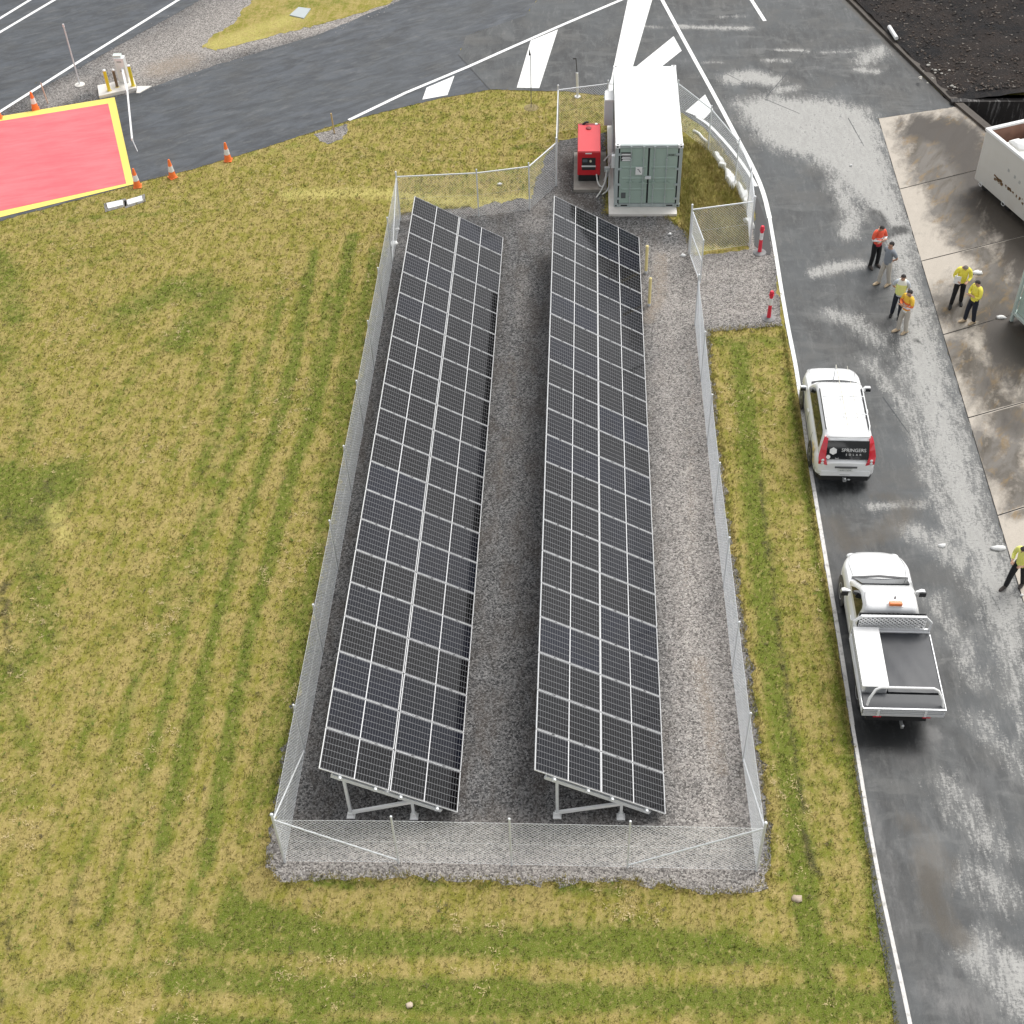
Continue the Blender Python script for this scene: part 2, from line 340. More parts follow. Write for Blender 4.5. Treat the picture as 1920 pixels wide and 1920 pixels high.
# ------------------------------------------------------------------ stain / growth / painted shade masks (places on the ground, in metres)
def poly_in(P, poly):
    x, y = P[:,0], P[:,1]; ins = np.zeros(len(P), bool); n = len(poly)
    for i in range(n):
        x0, y0 = poly[i]; x1, y1 = poly[(i+1) % n]
        if y0 == y1: continue
        c = ((y0 > y) != (y1 > y)) & (x < (x1-x0)*(y-y0)/(y1-y0)+x0); ins ^= c
    return ins
GRASS_F = None
def mask_for(P, feats):
    """feats: (channel, kind, points in photo px, width m, value)"""
    out_ = np.zeros((len(P), 4), np.float32); out_[:,3] = 1
    for ch, kind, pts, w, val in feats:
        Q = spots(pts)
        if kind == 'line':
            dmin = np.full(len(P), 1e9)
            if len(Q) == 1: Q = Q*2
            for a, b in zip(Q[:-1], Q[1:]):
                a = np.array(a); b = np.array(b); ab = b-a; t = np.clip(((P-a)@ab)/max(1e-9, ab@ab), 0, 1)
                dmin = np.minimum(dmin, np.linalg.norm(P-(a+t[:,None]*ab), axis=1))
            v = val*np.clip(1.25-dmin/w, 0, 1)
        else:
            ins = poly_in(P, Q); dm = np.full(len(P), 1e9)
            for a, b in zip(Q, Q[1:]+Q[:1]):
                a = np.array(a); b = np.array(b); ab = b-a; t = np.clip(((P-a)@ab)/max(1e-9, ab@ab), 0, 1); dm = np.minimum(dm, np.linalg.norm(P-(a+t[:,None]*ab), axis=1))
            sdv = np.where(ins, dm, -dm); v = val*np.clip(.5+sdv/max(w, .6)/2, 0, 1)
        out_[:,ch] = np.maximum(out_[:,ch], v) if val > 0 else np.clip(out_[:,ch]+v, 0, 1)
    if feats is GRASS_F:      # mower passes across the left lawn
        x = P[:,0]+.0012*(P[:,1]-28)**2+.10*np.sin(P[:,1]*.31); w = np.clip((-7.4-P[:,0])/.6, 0, 1)*np.clip((44-P[:,1])/8, 0, 1)*np.clip((P[:,0]+17)/7, .12, 1)*np.clip(.75+.35*np.sin(P[:,1]*.43+1.1*np.sin(P[:,0]*.8))+.3*np.sin(P[:,1]*1.3+P[:,0]*.5), .15, 1)
        m = .5+.5*np.cos(2*PI*(x+8.75)/.93); m = m**1.6; amp = .85+.15*np.sin(P[:,1]*.5+P[:,0]*1.3)
        out_[:,0] = np.maximum(out_[:,0], m*w*amp); 
        y = P[:,1]+.05*np.sin(P[:,0]*.9); w = np.clip((15.0-P[:,1])/.5, 0, 1)*(P[:,0] > -9); m = .5+.5*np.cos(2*PI*(y-14.0)/.95); out_[:,0] = np.maximum(out_[:,0], m*w*1.0)
    return out_
def region(name, poly, z, m, res, feats=(), parent=None, jit=0., thick=0.):
    if jit:
        q = dense(list(poly)+[poly[0]], .18)[:-1]; poly = [(x+random.gauss(0, jit), y+random.gauss(0, jit)) for x, y in q]
    P = np.array(poly); x0, y0 = P.min(0); x1, y1 = P.max(0)
    gx, gy = np.meshgrid(np.arange(x0, x1, res), np.arange(y0, y1, res)); g = np.stack([gx.ravel(), gy.ravel()], 1)
    g = g+rng.uniform(-.2, .2, g.shape)*res; g = g[poly_in(g, poly)]
    vs_ = [Vector(p) for p in poly]+[Vector(p) for p in g]; n = len(poly)
    r = delaunay_2d_cdt(vs_, [], [list(range(n))], 1, 1e-5)
    V = np.array([(p.x, p.y, z) for p in r[0]], np.float32)
    me = bpy.data.meshes.new(name); me.from_pydata([tuple(map(float, p)) for p in V], [], [tuple(f) for f in r[2]])
    me.materials.append(m)
    ca = me.color_attributes.new('mask', 'FLOAT_COLOR', 'POINT'); ca.data.foreach_set('color', mask_for(V[:,:2], feats).ravel())
    if len(me.polygons) and me.polygons[0].normal.z < 0: me.flip_normals()
    o = bpy.data.objects.new(name, me); COL.objects.link(o)
    if parent: o.parent = parent
    else: o['kind'] = 'structure'
    return o

# ------------------------------------------------------------------ ground sheets
GRASS_F = [
 (0,'line',[(660,440),(622,640),(580,800),(542,900),(502,1060),(470,1180),(425,1400),(385,1620)],.27,1.),
 (0,'line',[(590,470),(548,700),(512,820),(462,960),(430,1080),(385,1240),(335,1420),(300,1600)],.25,.95),
 (0,'line',[(530,560),(490,680),(442,860),(400,960),(345,1150),(292,1400)],.22,.8),
 (0,'line',[(440,700),(400,900),(330,1080),(280,1250)],.22,.6),
 (0,'line',[(704,470),(672,640),(640,800),(590,1060),(540,1330),(508,1500)],.30,.8),
 (0,'line',[(230,590),(330,540),(420,560),(330,640)],1.0,.7),
 (0,'line',[(60,430),(160,410),(300,400)],.3,.5), (0,'line',[(20,520),(140,500),(260,470)],.3,.4),
 (0,'line',[(440,1700),(620,1760),(760,1768),(1000,1762),(1230,1765),(1390,1775)],.42,1.),
 (0,'line',[(560,1880),(750,1870),(900,1885),(1150,1870),(1400,1880),(1640,1890)],.42,.95),
 (0,'line',[(590,1650),(640,1660),(690,1662)],.14,1.), (0,'line',[(770,1652),(830,1655)],.14,.9), (0,'line',[(1050,1665),(1240,1680)],.12,.7),
 (0,'line',[(1385,650),(1402,800),(1420,1000),(1440,1200),(1470,1400),(1500,1600),(1540,1900)],.42,1.),
 (0,'line',[(1475,700),(1500,850),(1545,1150),(1588,1400),(1640,1700),(1672,1900)],.15,.75),
 (0,'line',[(1345,640),(1460,640)],.5,.6), (0,'line',[(500,230),(720,230),(1000,215)],.5,.3), (0,'line',[(540,10),(640,5)],.6,.4),
 (0,'line',[(0,1240),(20,1300),(60,1420)],.5,.5), (0,'line',[(0,1000),(40,1060),(80,1130)],.5,.5),
 (0,'line',[(1280,260),(1300,330),(1290,430)],.3,.4), (0,'line',[(470,290),(560,270)],.4,.4),
 (1,'line',[(1425,900),(1440,1060),(1478,1300),(1500,1480),(1518,1580),(1530,1640)],.15,.75), (1,'line',[(1535,1650),(1560,1860)],.08,.6), (1,'line',[(1510,1560),(1530,1640)],.16,.95), (1,'line',[(1550,1820),(1562,1880)],.09,.8), (1,'line',[(1560,1500),(1580,1580)],.12,.5),
 (0,'line',[(0,900),(60,960),(110,900)],1.2,1.), (0,'line',[(0,1300),(80,1200),(60,1000)],.9,.6), (0,'line',[(0,1500),(60,1480)],.7,.4), (0,'line',[(440,1690),(470,1750)],.5,.9), (0,'line',[(300,560),(380,520),(420,600)],.7,.6), (0,'line',[(0,480),(30,600)],.8,.6), (1,'line',[(10,960),(60,1000),(90,900)],.6,.6), (1,'line',[(0,1150),(30,1110),(80,1020),(140,960)],.18,.6), (1,'line',[(5,1090),(10,1160)],.18,1.0), (1,'line',[(8,1120),(14,1200),(20,1260)],.25,.7), (1,'line',[(0,1720),(30,1830),(0,1880)],.16,.8),
 (1,'line',[(130,1680),(150,1650),(130,1760),(140,1810)],.12,.65), (1,'line',[(15,1700),(14,1790)],.14,.6), (1,'line',[(60,1150),(70,1050),(110,980)],.2,.55), (1,'line',[(1290,440),(1275,420)],.2,.4),
 (1,'line',[(140,760),(220,830),(120,880)],.6,.35),
 (2,'line',[(540,365),(680,360),(800,372),(900,380),(990,372)],.55,.95), (2,'line',[(440,300),(640,260),(820,215)],.5,.35),
 (2,'line',[(600,60),(460,80),(400,85),(560,30)],.9,.75), (2,'line',[(100,950),(120,1010)],.4,.8), (2,'line',[(1000,200),(980,200)],.5,.6),
 
 
 (0,'poly',[(1340,640),(1470,640),(1680,1920),(1440,1920),(1440,1650)],0,.3), (0,'line',[(0,1860),(400,1800),(800,1870)],.3,.5), (0,'line',[(0,640),(60,760),(30,900)],.6,.45), (0,'line',[(420,1750),(470,1720)],.4,.6),
 (0,'line',[(620,200),(900,200),(1040,190)],.3,.35), (0,'line',[(960,280),(1000,270),(1030,290)],.25,.6), (0,'line',[(500,300),(700,285),(960,320)],.25,.4), (0,'line',[(400,560),(300,640),(200,780)],.4,.4),
 (1,'line',[(715,480),(690,600),(660,760),(620,960),(575,1180),(530,1400)],.16,.42), (1,'line',[(350,1640),(300,1700)],.2,.4), (1,'line',[(820,1650),(960,1690),(1100,1700)],.2,.35),
 (2,'line',[(1290,290),(1310,330),(1330,380),(1380,440)],.5,.8),
]
ground = MB(); ground.add([(-700,-300,-.03),(700,-300,-.03),(700,900,-.03),(-700,900,-.03)], [(0,1,2,3)])
# leave the pit out of the big sheet: it is laid as four strips round it
PIT = (15.0, 34.0, 30.0, 52.4)
ground = MB()
for a in ((-700,15.0,-300,900),(34.0,700,-300,900),(15.0,34.0,-300,30.0),(15.0,34.0,52.4,900)):
    ground.add([(a[0],a[2],-.03),(a[1],a[2],-.03),(a[1],a[3],-.03),(a[0],a[3],-.03)], [(0,1,2,3)])
tag(ground.build('ground', M_GRASS), kind='structure')
field = region('grass_field', [(-32,8),(7.3,8),(7.3,62.),(4,66),(-32,66)], 0., M_GRASS, .26, GRASS_F)

GRAV_F = [(0,'line',[(520,1632),(760,1640),(1100,1645),(1420,1655)],.75,.95), (0,'line',[(530,1610),(515,1560)],.3,.7), (0,'line',[(600,255),(630,250)],1.,.8), (0,'poly',[(1205,460),(1320,470),(1440,400),(1470,620),(1330,620),(1380,1000),(1430,1640),(1440,1680),(480,1680),(510,1600),(560,1560),(1250,1545),(1235,1200)],0,.75),
 (0,'line',[(1290,880),(1300,1200),(1340,1400),(1330,1580)],.5,1.), (0,'line',[(760,400),(1000,380),(1000,420)],.7,.45), (0,'line',[(980,500),(975,620)],.4,.25),
 (0,'line',[(1380,480),(1400,590)],.8,.6), (0,'line',[(970,1560),(960,1640)],.7,.5), (0,'line',[(270,120),(400,60),(500,0)],3,.95), (0,'line',[(330,110),(500,70),(760,10)],1.2,1.), (0,'line',[(160,150),(90,190)],1.0,.7),
 (2,'line',[(1240,480),(1235,560),(1215,600)],.4,.8), (2,'line',[(1310,1240),(1350,1450)],.35,.75), (2,'line',[(1290,660),(1300,900),(1290,1100)],.3,.5), (2,'line',[(960,620),(960,760),(940,900)],.3,.45), (2,'line',[(650,900),(620,1060)],.2,.4), (2,'line',[(300,130),(345,115)],1.2,.9),
 (1,'line',[(1060,300),(1070,360),(1110,390)],.6,.75), (1,'line',[(1060,380),(1130,400)],.3,.6), (1,'line',[(960,900),(900,1300),(940,1480)],.5,.2)]
pad = spots([(500,1590),(502,1625),(520,1655),(560,1658),(600,1646),(660,1650),(700,1652),(760,1644),(830,1650),(960,1656),(1040,1655),(1110,1656),(1190,1655),(1250,1664),(1330,1678),(1400,1674),(1434,1660),(1446,1600),(1425,1400),(1395,1170),(1370,1000),(1345,800),(1330,660),(1332,622),(1466,612),(1458,520),(1444,430),(1425,455),(1410,400),(1404,382),(1404,468),(1300,480),(1290,440),(1245,402),(1135,402),(1140,180+66),(1090,258),(1048,262),(1020,300),(996,372),(880,388),(748,402),(733,420),(712,520),(690,640),(655,820),(615,1020),(572,1240),(525,1440)])
region('gravel_yard', pad, .008, M_GRAVEL, .3, GRAV_F, jit=.06)
# gravel verge between the two roads, with its grass wedge
verge = [(-32.,50.0)]+spots([(0,196),(150,116),(250,60),(330,16),(380,-12)])+[(-17.6,70.6),(0,70.6)]+spots([(770,2),(700,32),(600,74),(500,104),(400,134),(330,158),(262,182),(190,196),(90,210),(0,232)])+[(-32.,47.6)]
region('gravel_verge', verge, .004, M_GRAVEL, .4, GRAV_F, jit=.04)
wedge = spots([(377,90),(400,66),(440,45),(455,20),(480,-4)])+[(-14.5,64),(-8.6,64)]+spots([(760,-6),(700,18),(600,46),(520,66),(450,84),(405,95)])
region('grass_wedge', wedge, .012, M_GRASS, .4, GRASS_F, jit=.06)
region('gravel_patch', spots([(590,252),(610,246),(650,232),(655,244),(640,262),(615,272),(598,266)]), .008, M_GRAVEL, .3, GRAV_F, jit=.06)

# far-left road, entry road, main road
ROAD_F = [
 (0,'poly',[(1372,190),(1440,180),(1560,186),(1625,205),(1648,225),(1668,300),(1690,370),(1715,440),(1730,500),(1690,470),(1650,420),(1600,370),(1560,330),(1520,300),(1480,290),(1430,270),(1395,230)],0,0.76),
 (0,'line',[(1375,148),(1410,143),(1445,152)],.75,0.76), (0,'line',[(1270,50),(1320,52),(1405,54)],.28,0.68), (0,'line',[(1455,94),(1500,94),(1510,97)],.2,0.68), (0,'line',[(1540,100),(1610,96)],.25,0.44), (0,'line',[(1430,114),(1480,115)],.2,0.60), (0,'line',[(1320,117),(1350,118)],.2,0.48), (0,'line',[(1620,115),(1650,95)],.7,0.60), (0,'line',[(1610,132),(1645,134)],.35,0.60), (0,'line',[(1455,172),(1490,165)],.4,0.56), (0,'line',[(1350,32),(1400,30)],.2,0.40), (0,'line',[(1210,50),(1240,52)],.2,0.48),
 (0,'line',[(1570,345),(1600,400),(1590,440)],.6,0.60), (0,'line',[(1640,390),(1655,410)],.3,0.48), (0,'line',[(1530,512),(1570,500),(1610,495)],.42,0.72), (0,'line',[(1680,440),(1700,520),(1715,600)],.6,0.64), (0,'line',[(1560,590),(1600,600),(1650,640)],.6,0.52),
 (0,'poly',[(1700,560),(1745,570),(1765,640),(1810,800),(1862,970),(1925,1140),(1925,1400),(1900,1330),(1850,1170),(1790,1020),(1750,900),(1720,800),(1690,700),(1680,640)],0,0.70),
 (0,'line',[(1630,680),(1700,760),(1740,880),(1790,1010)],.5,0.50), (0,'line',[(1630,950),(1740,945)],.25,0.56), (0,'line',[(1700,990),(1760,1020),(1800,1060)],.5,0.56), (0,'line',[(1750,1120),(1800,1200),(1830,1280)],.5,0.44), (0,'line',[(1770,1465),(1815,1510)],.6,0.42), (0,'line',[(1805,1520),(1865,1590)],.7,0.42), (0,'line',[(1825,1640),(1885,1678)],.7,0.44), (0,'line',[(1840,1785),(1880,1830),(1920,1875)],.8,0.55), (0,'line',[(1900,1800),(1920,1850)],.3,0.76), (0,'line',[(1830,1350),(1920,1450)],.5,0.40),
 (1,'line',[(1640,400),(1665,440),(1690,430)],.45,.8), (1,'line',[(1620,15),(1680,90),(1770,190)],.35,.85), (1,'line',[(1500,640),(1520,800),(1560,1000),(1600,1300),(1650,1600),(1690,1900)],.18,.55), (1,'line',[(1590,1370),(1700,1400)],.9,.8), (1,'line',[(1630,1500),(1660,1600),(1700,1750)],.35,.55), (1,'line',[(1760,1850),(1820,1900)],.8,.6), (1,'line',[(1660,1250),(1780,1330)],.6,.3), (1,'line',[(1230,40),(1300,90),(1370,80)],.8,.5), (1,'line',[(1460,30),(1560,60)],.6,.45), (1,'line',[(1300,160),(1340,200)],.5,.4), (1,'line',[(1700,150),(1760,200)],.7,.5), (1,'line',[(1400,310),(1480,420),(1500,600)],.8,.35), (1,'line',[(950,130),(1000,190),(1120,170)],.5,.5), (1,'line',[(1540,920),(1640,910)],.5,.7), (1,'line',[(1745,588),(1770,590)],.1,.6), (1,'line',[(1716,636),(1722,640)],.14,.8), (1,'line',[(1728,570),(1742,578)],.12,.7),  # darkened asphalt; lines behind the two vehicles paint in their shade
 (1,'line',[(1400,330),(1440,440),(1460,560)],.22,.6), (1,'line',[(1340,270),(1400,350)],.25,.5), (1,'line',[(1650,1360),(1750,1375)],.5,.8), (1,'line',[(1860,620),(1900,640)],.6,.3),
 (1,'line',[(1600,840),(1650,870),(1690,850)],.4,.4), (1,'line',[(1380,295),(1440,330)],.5,.25),
 (2,'line',[(1560,980),(1590,1020),(1660,1000),(1700,960)],.6,.75), (2,'line',[(1730,1600),(1760,1720),(1800,1760)],.5,.8), (2,'line',[(1700,1540),(1780,1620),(1740,1700)],.5,.6), (2,'line',[(1640,930),(1720,940)],.4,.6), (2,'line',[(1640,40),(1620,60)],.5,.5), (2,'line',[(1590,0),(1680,90),(1775,188)],.45,.9),
]
region('far_road', [(-60.,40)]+spots([(-60,250),(0,207),(150,127),(250,70),(330,26),(380,-2)])+[(-17.5,69),(-60,69)], .012, M_NEWROAD, .6, ROAD_F, jit=.02)
entry = spots([(-40,230),(100,205),(185,190),(262,172),(330,148),(400,124),(500,94),(600,64),(700,22),(770,-8)])+[(-6.5,69),(0,69)]+spots([(1010,-4),(985,30),(875,67),(860,104),(880,126),(918,168),(880,176),(830,184),(760,200),(700,215),(650,228),(610,240),(560,256),(500,276),(430,297),(360,318),(320,328),(262,342),(248,348),(-40,425)])
region('entry_road', entry, .012, M_NEWROAD, .4, ROAD_F, jit=.02)
main = spots([(1010,-4),(985,30),(875,67),(860,104),(880,126),(918,168),(1000,171),(1060,172),(1140,180),(1210,192),(1280,213),(1320,240),(1350,275),(1385,325),(1408,370),(1418,400),(1412,440),(1416,462),(1442,440),(1462,520),(1472,612),(1492,700),(1510,800),(1520,900),(1540,1020),(1556,1120),(1575,1240),(1596,1380),(1612,1500),(1632,1640),(1650,1760),(1672,1880),(1695,2050)])+[(7.0,5),(12.1,5),(12.12,50.46),(15.38,51.36),(15.16,51.94),(12.95,59.2),(10.9,66),(9.,70),(0,69)]
region('main_road', main, .016, M_ROAD, .22, ROAD_F, jit=.015)

# concrete apron: one piece per cast bay
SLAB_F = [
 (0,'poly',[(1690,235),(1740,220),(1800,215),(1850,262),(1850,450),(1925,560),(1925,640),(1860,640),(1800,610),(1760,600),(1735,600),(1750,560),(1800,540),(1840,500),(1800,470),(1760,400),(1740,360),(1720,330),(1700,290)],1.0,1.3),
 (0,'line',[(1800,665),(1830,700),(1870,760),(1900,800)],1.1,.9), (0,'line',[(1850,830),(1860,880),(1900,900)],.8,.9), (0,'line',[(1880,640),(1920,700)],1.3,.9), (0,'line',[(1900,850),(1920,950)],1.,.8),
 (1,'line',[(1735,240),(1790,250),(1830,300),(1880,400),(1920,470)],1.2,1.25), (1,'line',[(1890,610),(1920,660)],1.3,1.2), (1,'line',[(1830,380),(1900,470),(1920,520)],1.0,.9), (1,'line',[(1850,540),(1890,560)],.6,.6), (1,'line',[(1870,640),(1910,740)],.8,.8), (1,'line',[(1860,720),(1900,800)],.6,.6), (1,'line',[(1840,440),(1800,400)],.5,.5),  # dark stains, plus soft shade painted along the skip and container bases
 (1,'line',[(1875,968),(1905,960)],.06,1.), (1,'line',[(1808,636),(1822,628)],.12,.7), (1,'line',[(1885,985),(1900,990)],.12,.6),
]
slab_root = region('concrete_apron', [(12.1,5),(24,5),(24,44),(17.2,46.8),(15.4,51.38),(12.12,50.46)], -.01, M_DARKM, 3.)
js = [(50.46,.28),(45.13,.42),(40.40,.40),(36.17,.44),(31.98,.40),(27.71,.42),(24.3,.42),(19.9,.42),(15.5,.42)]
def kx(y): return 15.4+(51.4-y)*.40           # kerb line along the pit
for (ya, sa), (yb, sb) in zip(js[:-1], js[1:]):
    gp = .022; q = [(12.12+gp, ya-gp), (12.12+gp, yb+gp)]
    for (y0, s0, sg) in ((yb, sb, 1), (ya, sa, -1)):
        # meet the kerb line
        x = 12.1
        for _ in range(60):
            x += .1
            if x > min(kx(y0+(x-12.1)*s0), 24): break
        q.append((x-gp, y0+(x-12.1)*s0+sg*gp))
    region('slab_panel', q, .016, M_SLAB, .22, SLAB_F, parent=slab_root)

# kerb, pit with retaining wall, dark embankment
M_KERB = mat('dark_wet_kerb', (.075, .062, .05), .7, var=.3, scale=3, bump=.4, dirt=.5, dirtcol=(.03,.025,.02))
kl = [(9.9,69.),(11.2,65.),(12.6,60.4),(12.95,59.2),(15.2,51.98),(16.3,49.2),(18.6,43.6),(21.6,36.)]
A, B = strip(dense(kl, 1.), .32); kb = MB(); n = len(A)
kb.rings([[(A[i].x+.16, A[i].y, .0), (A[i].x+.16, A[i].y, .13), (B[i].x+.16, B[i].y, .13), (B[i].x+.16, B[i].y, .0)] for i in range(n)])
tag(kb.build('kerb', M_KERB, fix=True), kind='structure')
def emb_mat():
    g = G('dark_mulch_soil'); n1 = g.noise(.4, 5, .6); n2 = g.noise(5, 8, .8); n3 = g.noise(22, 5, .8)
    c = g.mix(g.ramp(n1, .4, .6), (.010, .009, .010), (.040, .028, .022)); c = g.mix(g.ramp(n2, .52, .72, 0, .6), c, (.085, .058, .042)); c = g.mix(g.ramp(n3, .62, .72, 0, .45), c, (.20, .17, .14))
    return g.done(c, .9, g.math('ADD', n2, n3), 1., .12)
M_EMB = emb_mat()
eb = MB(); nx, ny = 60, 60; V = []
for j in range(ny+1):
    for i in range(nx+1):
        y = 51.7+j*.45; kxx = np.interp(y, [51.5, 59.2, 65, 69, 80], [15.45, 13.15, 11.4, 10.1, 6.5]); x = kxx+i*.45
        rise = .10+.16*max(0, (x-kxx)*.9)**.8+.05*(y-52)*.3
        V.append((x, y, rise+random.uniform(-.05, .05)*min(1, i+j)))
eb.add(V, [(j*(nx+1)+i, j*(nx+1)+i+1, (j+1)*(nx+1)+i+1, (j+1)*(nx+1)+i) for j in range(ny) for i in range(nx)])
tag(eb.build('embankment', M_EMB, smooth=True), kind='structure')
def wall_mat():
    g = G('stained_wall'); st = g.noise(2.2, 5, .7, g.scaled(3.2, 1, .35)); n = g.noise(7, 6, .8)
    c = g.mix(g.ramp(st, .54, .66, 0, .75), (.022, .019, .018), (.28, .27, .26)); c = g.mix(g.ramp(n, .45, .7, 0, .7), c, (.03, .025, .02)); return g.done(c, .8, n, .4, .02)
M_WALL = wall_mat()
rw = MB(); rw.box(15.25, 42, 51.5, 51.8, -2.6, .16)
tag(rw.build('retaining_wall', M_WALL), 'black stained retaining wall with pale streaks below the mulch bank', 'wall')
pf = MB(); pf.add([(15.0,30,-2.5),(34,30,-2.5),(34,51.6,-2.5),(15.0,51.6,-2.5)], [(0,1,2,3)]); tag(pf.build('pit_floor', mat('pit_floor', (.03,.026,.022), .6, var=.4, scale=1.)), kind='structure')
pw = MB()
kk = [(15.45,51.6),(16.5,49.2),(18.8,43.6),(21.8,36.),(24.3,30)]
for a, b in zip(kk[:-1], kk[1:]): pw.bar((a[0]+.02,a[1],-1.27), (b[0]+.02,b[1],-1.27), .1, 2.5)
tag(pw.build('pit_wall', M_WALL), 'dark pit side wall under the kerb of the apron', 'wall')
# debris on the bank (nobody could count it)
db = MB()
for _ in range(2600):
    t = random.random(); y = 52.2+random.random()**1.6*9; x = np.interp(y, [52, 59.2, 69], [15.5, 13.4, 10.4])+random.random()**1.1*9
    kxx = float(np.interp(y, [52.0, 59.2, 65, 69], [15.35, 13.15, 11.4, 10.1])); z = .10+.16*max(0, (x-kxx)*.9)**.8+.015*(y-52)+.02
    s = random.uniform(.02, .055); a = random.uniform(0, PI)
    db.cbox((x, y, z), s*random.uniform(1, 2.6), s, s*.5, a, random.choice((0,0,1,2,2)))
tag(db.build('bank_debris', [mat('debris_brown', (.075,.055,.042), .9, var=.4), mat('debris_grey', (.17,.15,.13), .9, var=.3), mat('debris_dark', (.02,.018,.016), .9, var=.3)]), 'twigs, stones and mulch scattered over the dark bank', None, None, 'stuff')
st = MB()
for _ in range(70):
    u = random.uniform(1722, 1915); v = random.uniform(118, 176) - (8 if random.random() < .5 else 0)
    if v > 118+(u-1700)*.6+20: continue
    p = spot(u, v, .25); s = random.uniform(.03, .09); st.blob(p, s, s*.8, s*.5, 0, 6, 4, .2)
tag(st.build('bank_stones', mat('pale_stone', (.42,.40,.36), .85, var=.3, scale=2)), 'small pale stones scattered near the foot of the dark bank', None, None, 'stuff')
lg = MB(); a = spot(1667,50,.35); b = spot(1681,72,.3); lg.tube([a, b], .09, 8)
tag(lg.build('white_post', M_WHITE), 'short white post lying on the dark bank by the kerb', 'post')

# ------------------------------------------------------------------ painted markings (parts of the road)
mroad = bpy.data.objects['main_road']; eroad = bpy.data.objects['entry_road']; froad = bpy.data.objects['far_road']
Z1 = .022
def marking(pts, w, m=M_LINE, z=Z1, parent=mroad, it=2):
    strip_mesh('line_marking', smooth_pts(spots(pts), it), w, z, m, parent)
marking([(1238,-6),(1290,90),(1340,180),(1385,265),(1412,315),(1432,362),(1443,410)], .17)
marking([(1443,410),(1455,480),(1465,545),(1478,618),(1492,686),(1500,740)], .13)
marking([(1500,740),(1515,850),(1528,930),(1545,1030),(1562,1130),(1580,1240),(1598,1360)], .11, M_LINEOLD)
marking([(1598,1360),(1610,1430),(1628,1540),(1650,1660),(1672,1760),(1700,1890),(1712,1950)], .09, M_LINEOLD)
marking([(654,226),(760,175),(875,127),(960,89),(1060,45),(1180,-6)], .17, it=0)
marking([(1306,219),(1328,233),(1352,258),(1378,288),(1404,325),(1418,350)], .13, z=Z1-.002)
marking([(1406,-4),(1434,40)], .17, it=0)
for poly in ([(852,143),(800,165),(792,187.5),(839,179)], [(995,77),(1046,56),(1011,166),(969,165)], [(1178,-4),(1224,-4),(1187,124),(1168,192),(1132,184),(1146,148)],
             [(1263,69),(1278,96),(1200,158),(1178,158),(1190,128)], [(1322,178),(1337,206),(1320,224),(1285,210)]):
    q = spots(poly); line_geo('chevron_bar', q, Z1 if poly[0][0] != 1263 else Z1+.004, M_LINE, mroad)
marking([(-20,223),(0,210),(150,115),(335,0),(350,-9)], .17, z=.018, parent=froad, it=0)
marking([(-20,47),(0,35),(62,-3)], .17, z=.018, parent=froad, it=0)
marking([(-20,73),(0,61),(108,-3)], .17, z=.018, parent=froad, it=0)
# red safety pad with yellow border (painted on the entry road)
padr = spots([(215,183),(251,346)]); tl = spots([(0,219)])[0]; bl = spots([(0,408)])[0]
tl = (padr[0][0]+(tl[0]-padr[0][0])*1.7, padr[0][1]+(tl[1]-padr[0][1])*1.7); bl = (padr[1][0]+(bl[0]-padr[1][0])*1.7, padr[1][1]+(bl[1]-padr[1][1])*1.7)
line_geo('yellow_border', [padr[0], padr[1], bl, tl], .020, M_YLINE, eroad)
ri = spots([(203,195),(237,345)]); tli = spots([(0,228)])[0]; bli = spots([(0,397)])[0]
tli = (ri[0][0]+(tli[0]-ri[0][0])*1.7, ri[0][1]+(tli[1]-ri[0][1])*1.7); bli = (ri[1][0]+(bli[0]-ri[1][0])*1.7, ri[1][1]+(bli[1]-ri[1][1])*1.7)
line_geo('red_pad', [ri[0], ri[1], bli, tli], .026, M_RED, eroad)
# wet channel beside the yard corner
ch = MB(); ch.prism(spots([(1404,340),(1420,372),(1438,420),(1446,470),(1444,480),(1428,474),(1414,460),(1418,410),(1410,372)]), .017, .022); tag(ch.build('drain_channel', mat('wet_dirt', (.022,.019,.018), .35, var=.3, scale=3)), kind='structure')
for seg in ([(918,168),(880,126),(860,104)], ): strip_mesh('asphalt_seam', spots(seg), .05, .021, M_DARKM, mroad)
for seg in ([(1435,184),(1465,150),(1490,120),(1510,92),(1488,70)], [(1360,138),(1395,156)], [(1590,222),(1620,275)], [(1433,186),(1500,214)], [(1655,745),(1705,815)]):
    strip_mesh('asphalt_crack', dense(spots(seg), .3), .03, .021, mat('crack_fill', (.05,.055,.06), .7), mroad, w1=.015)

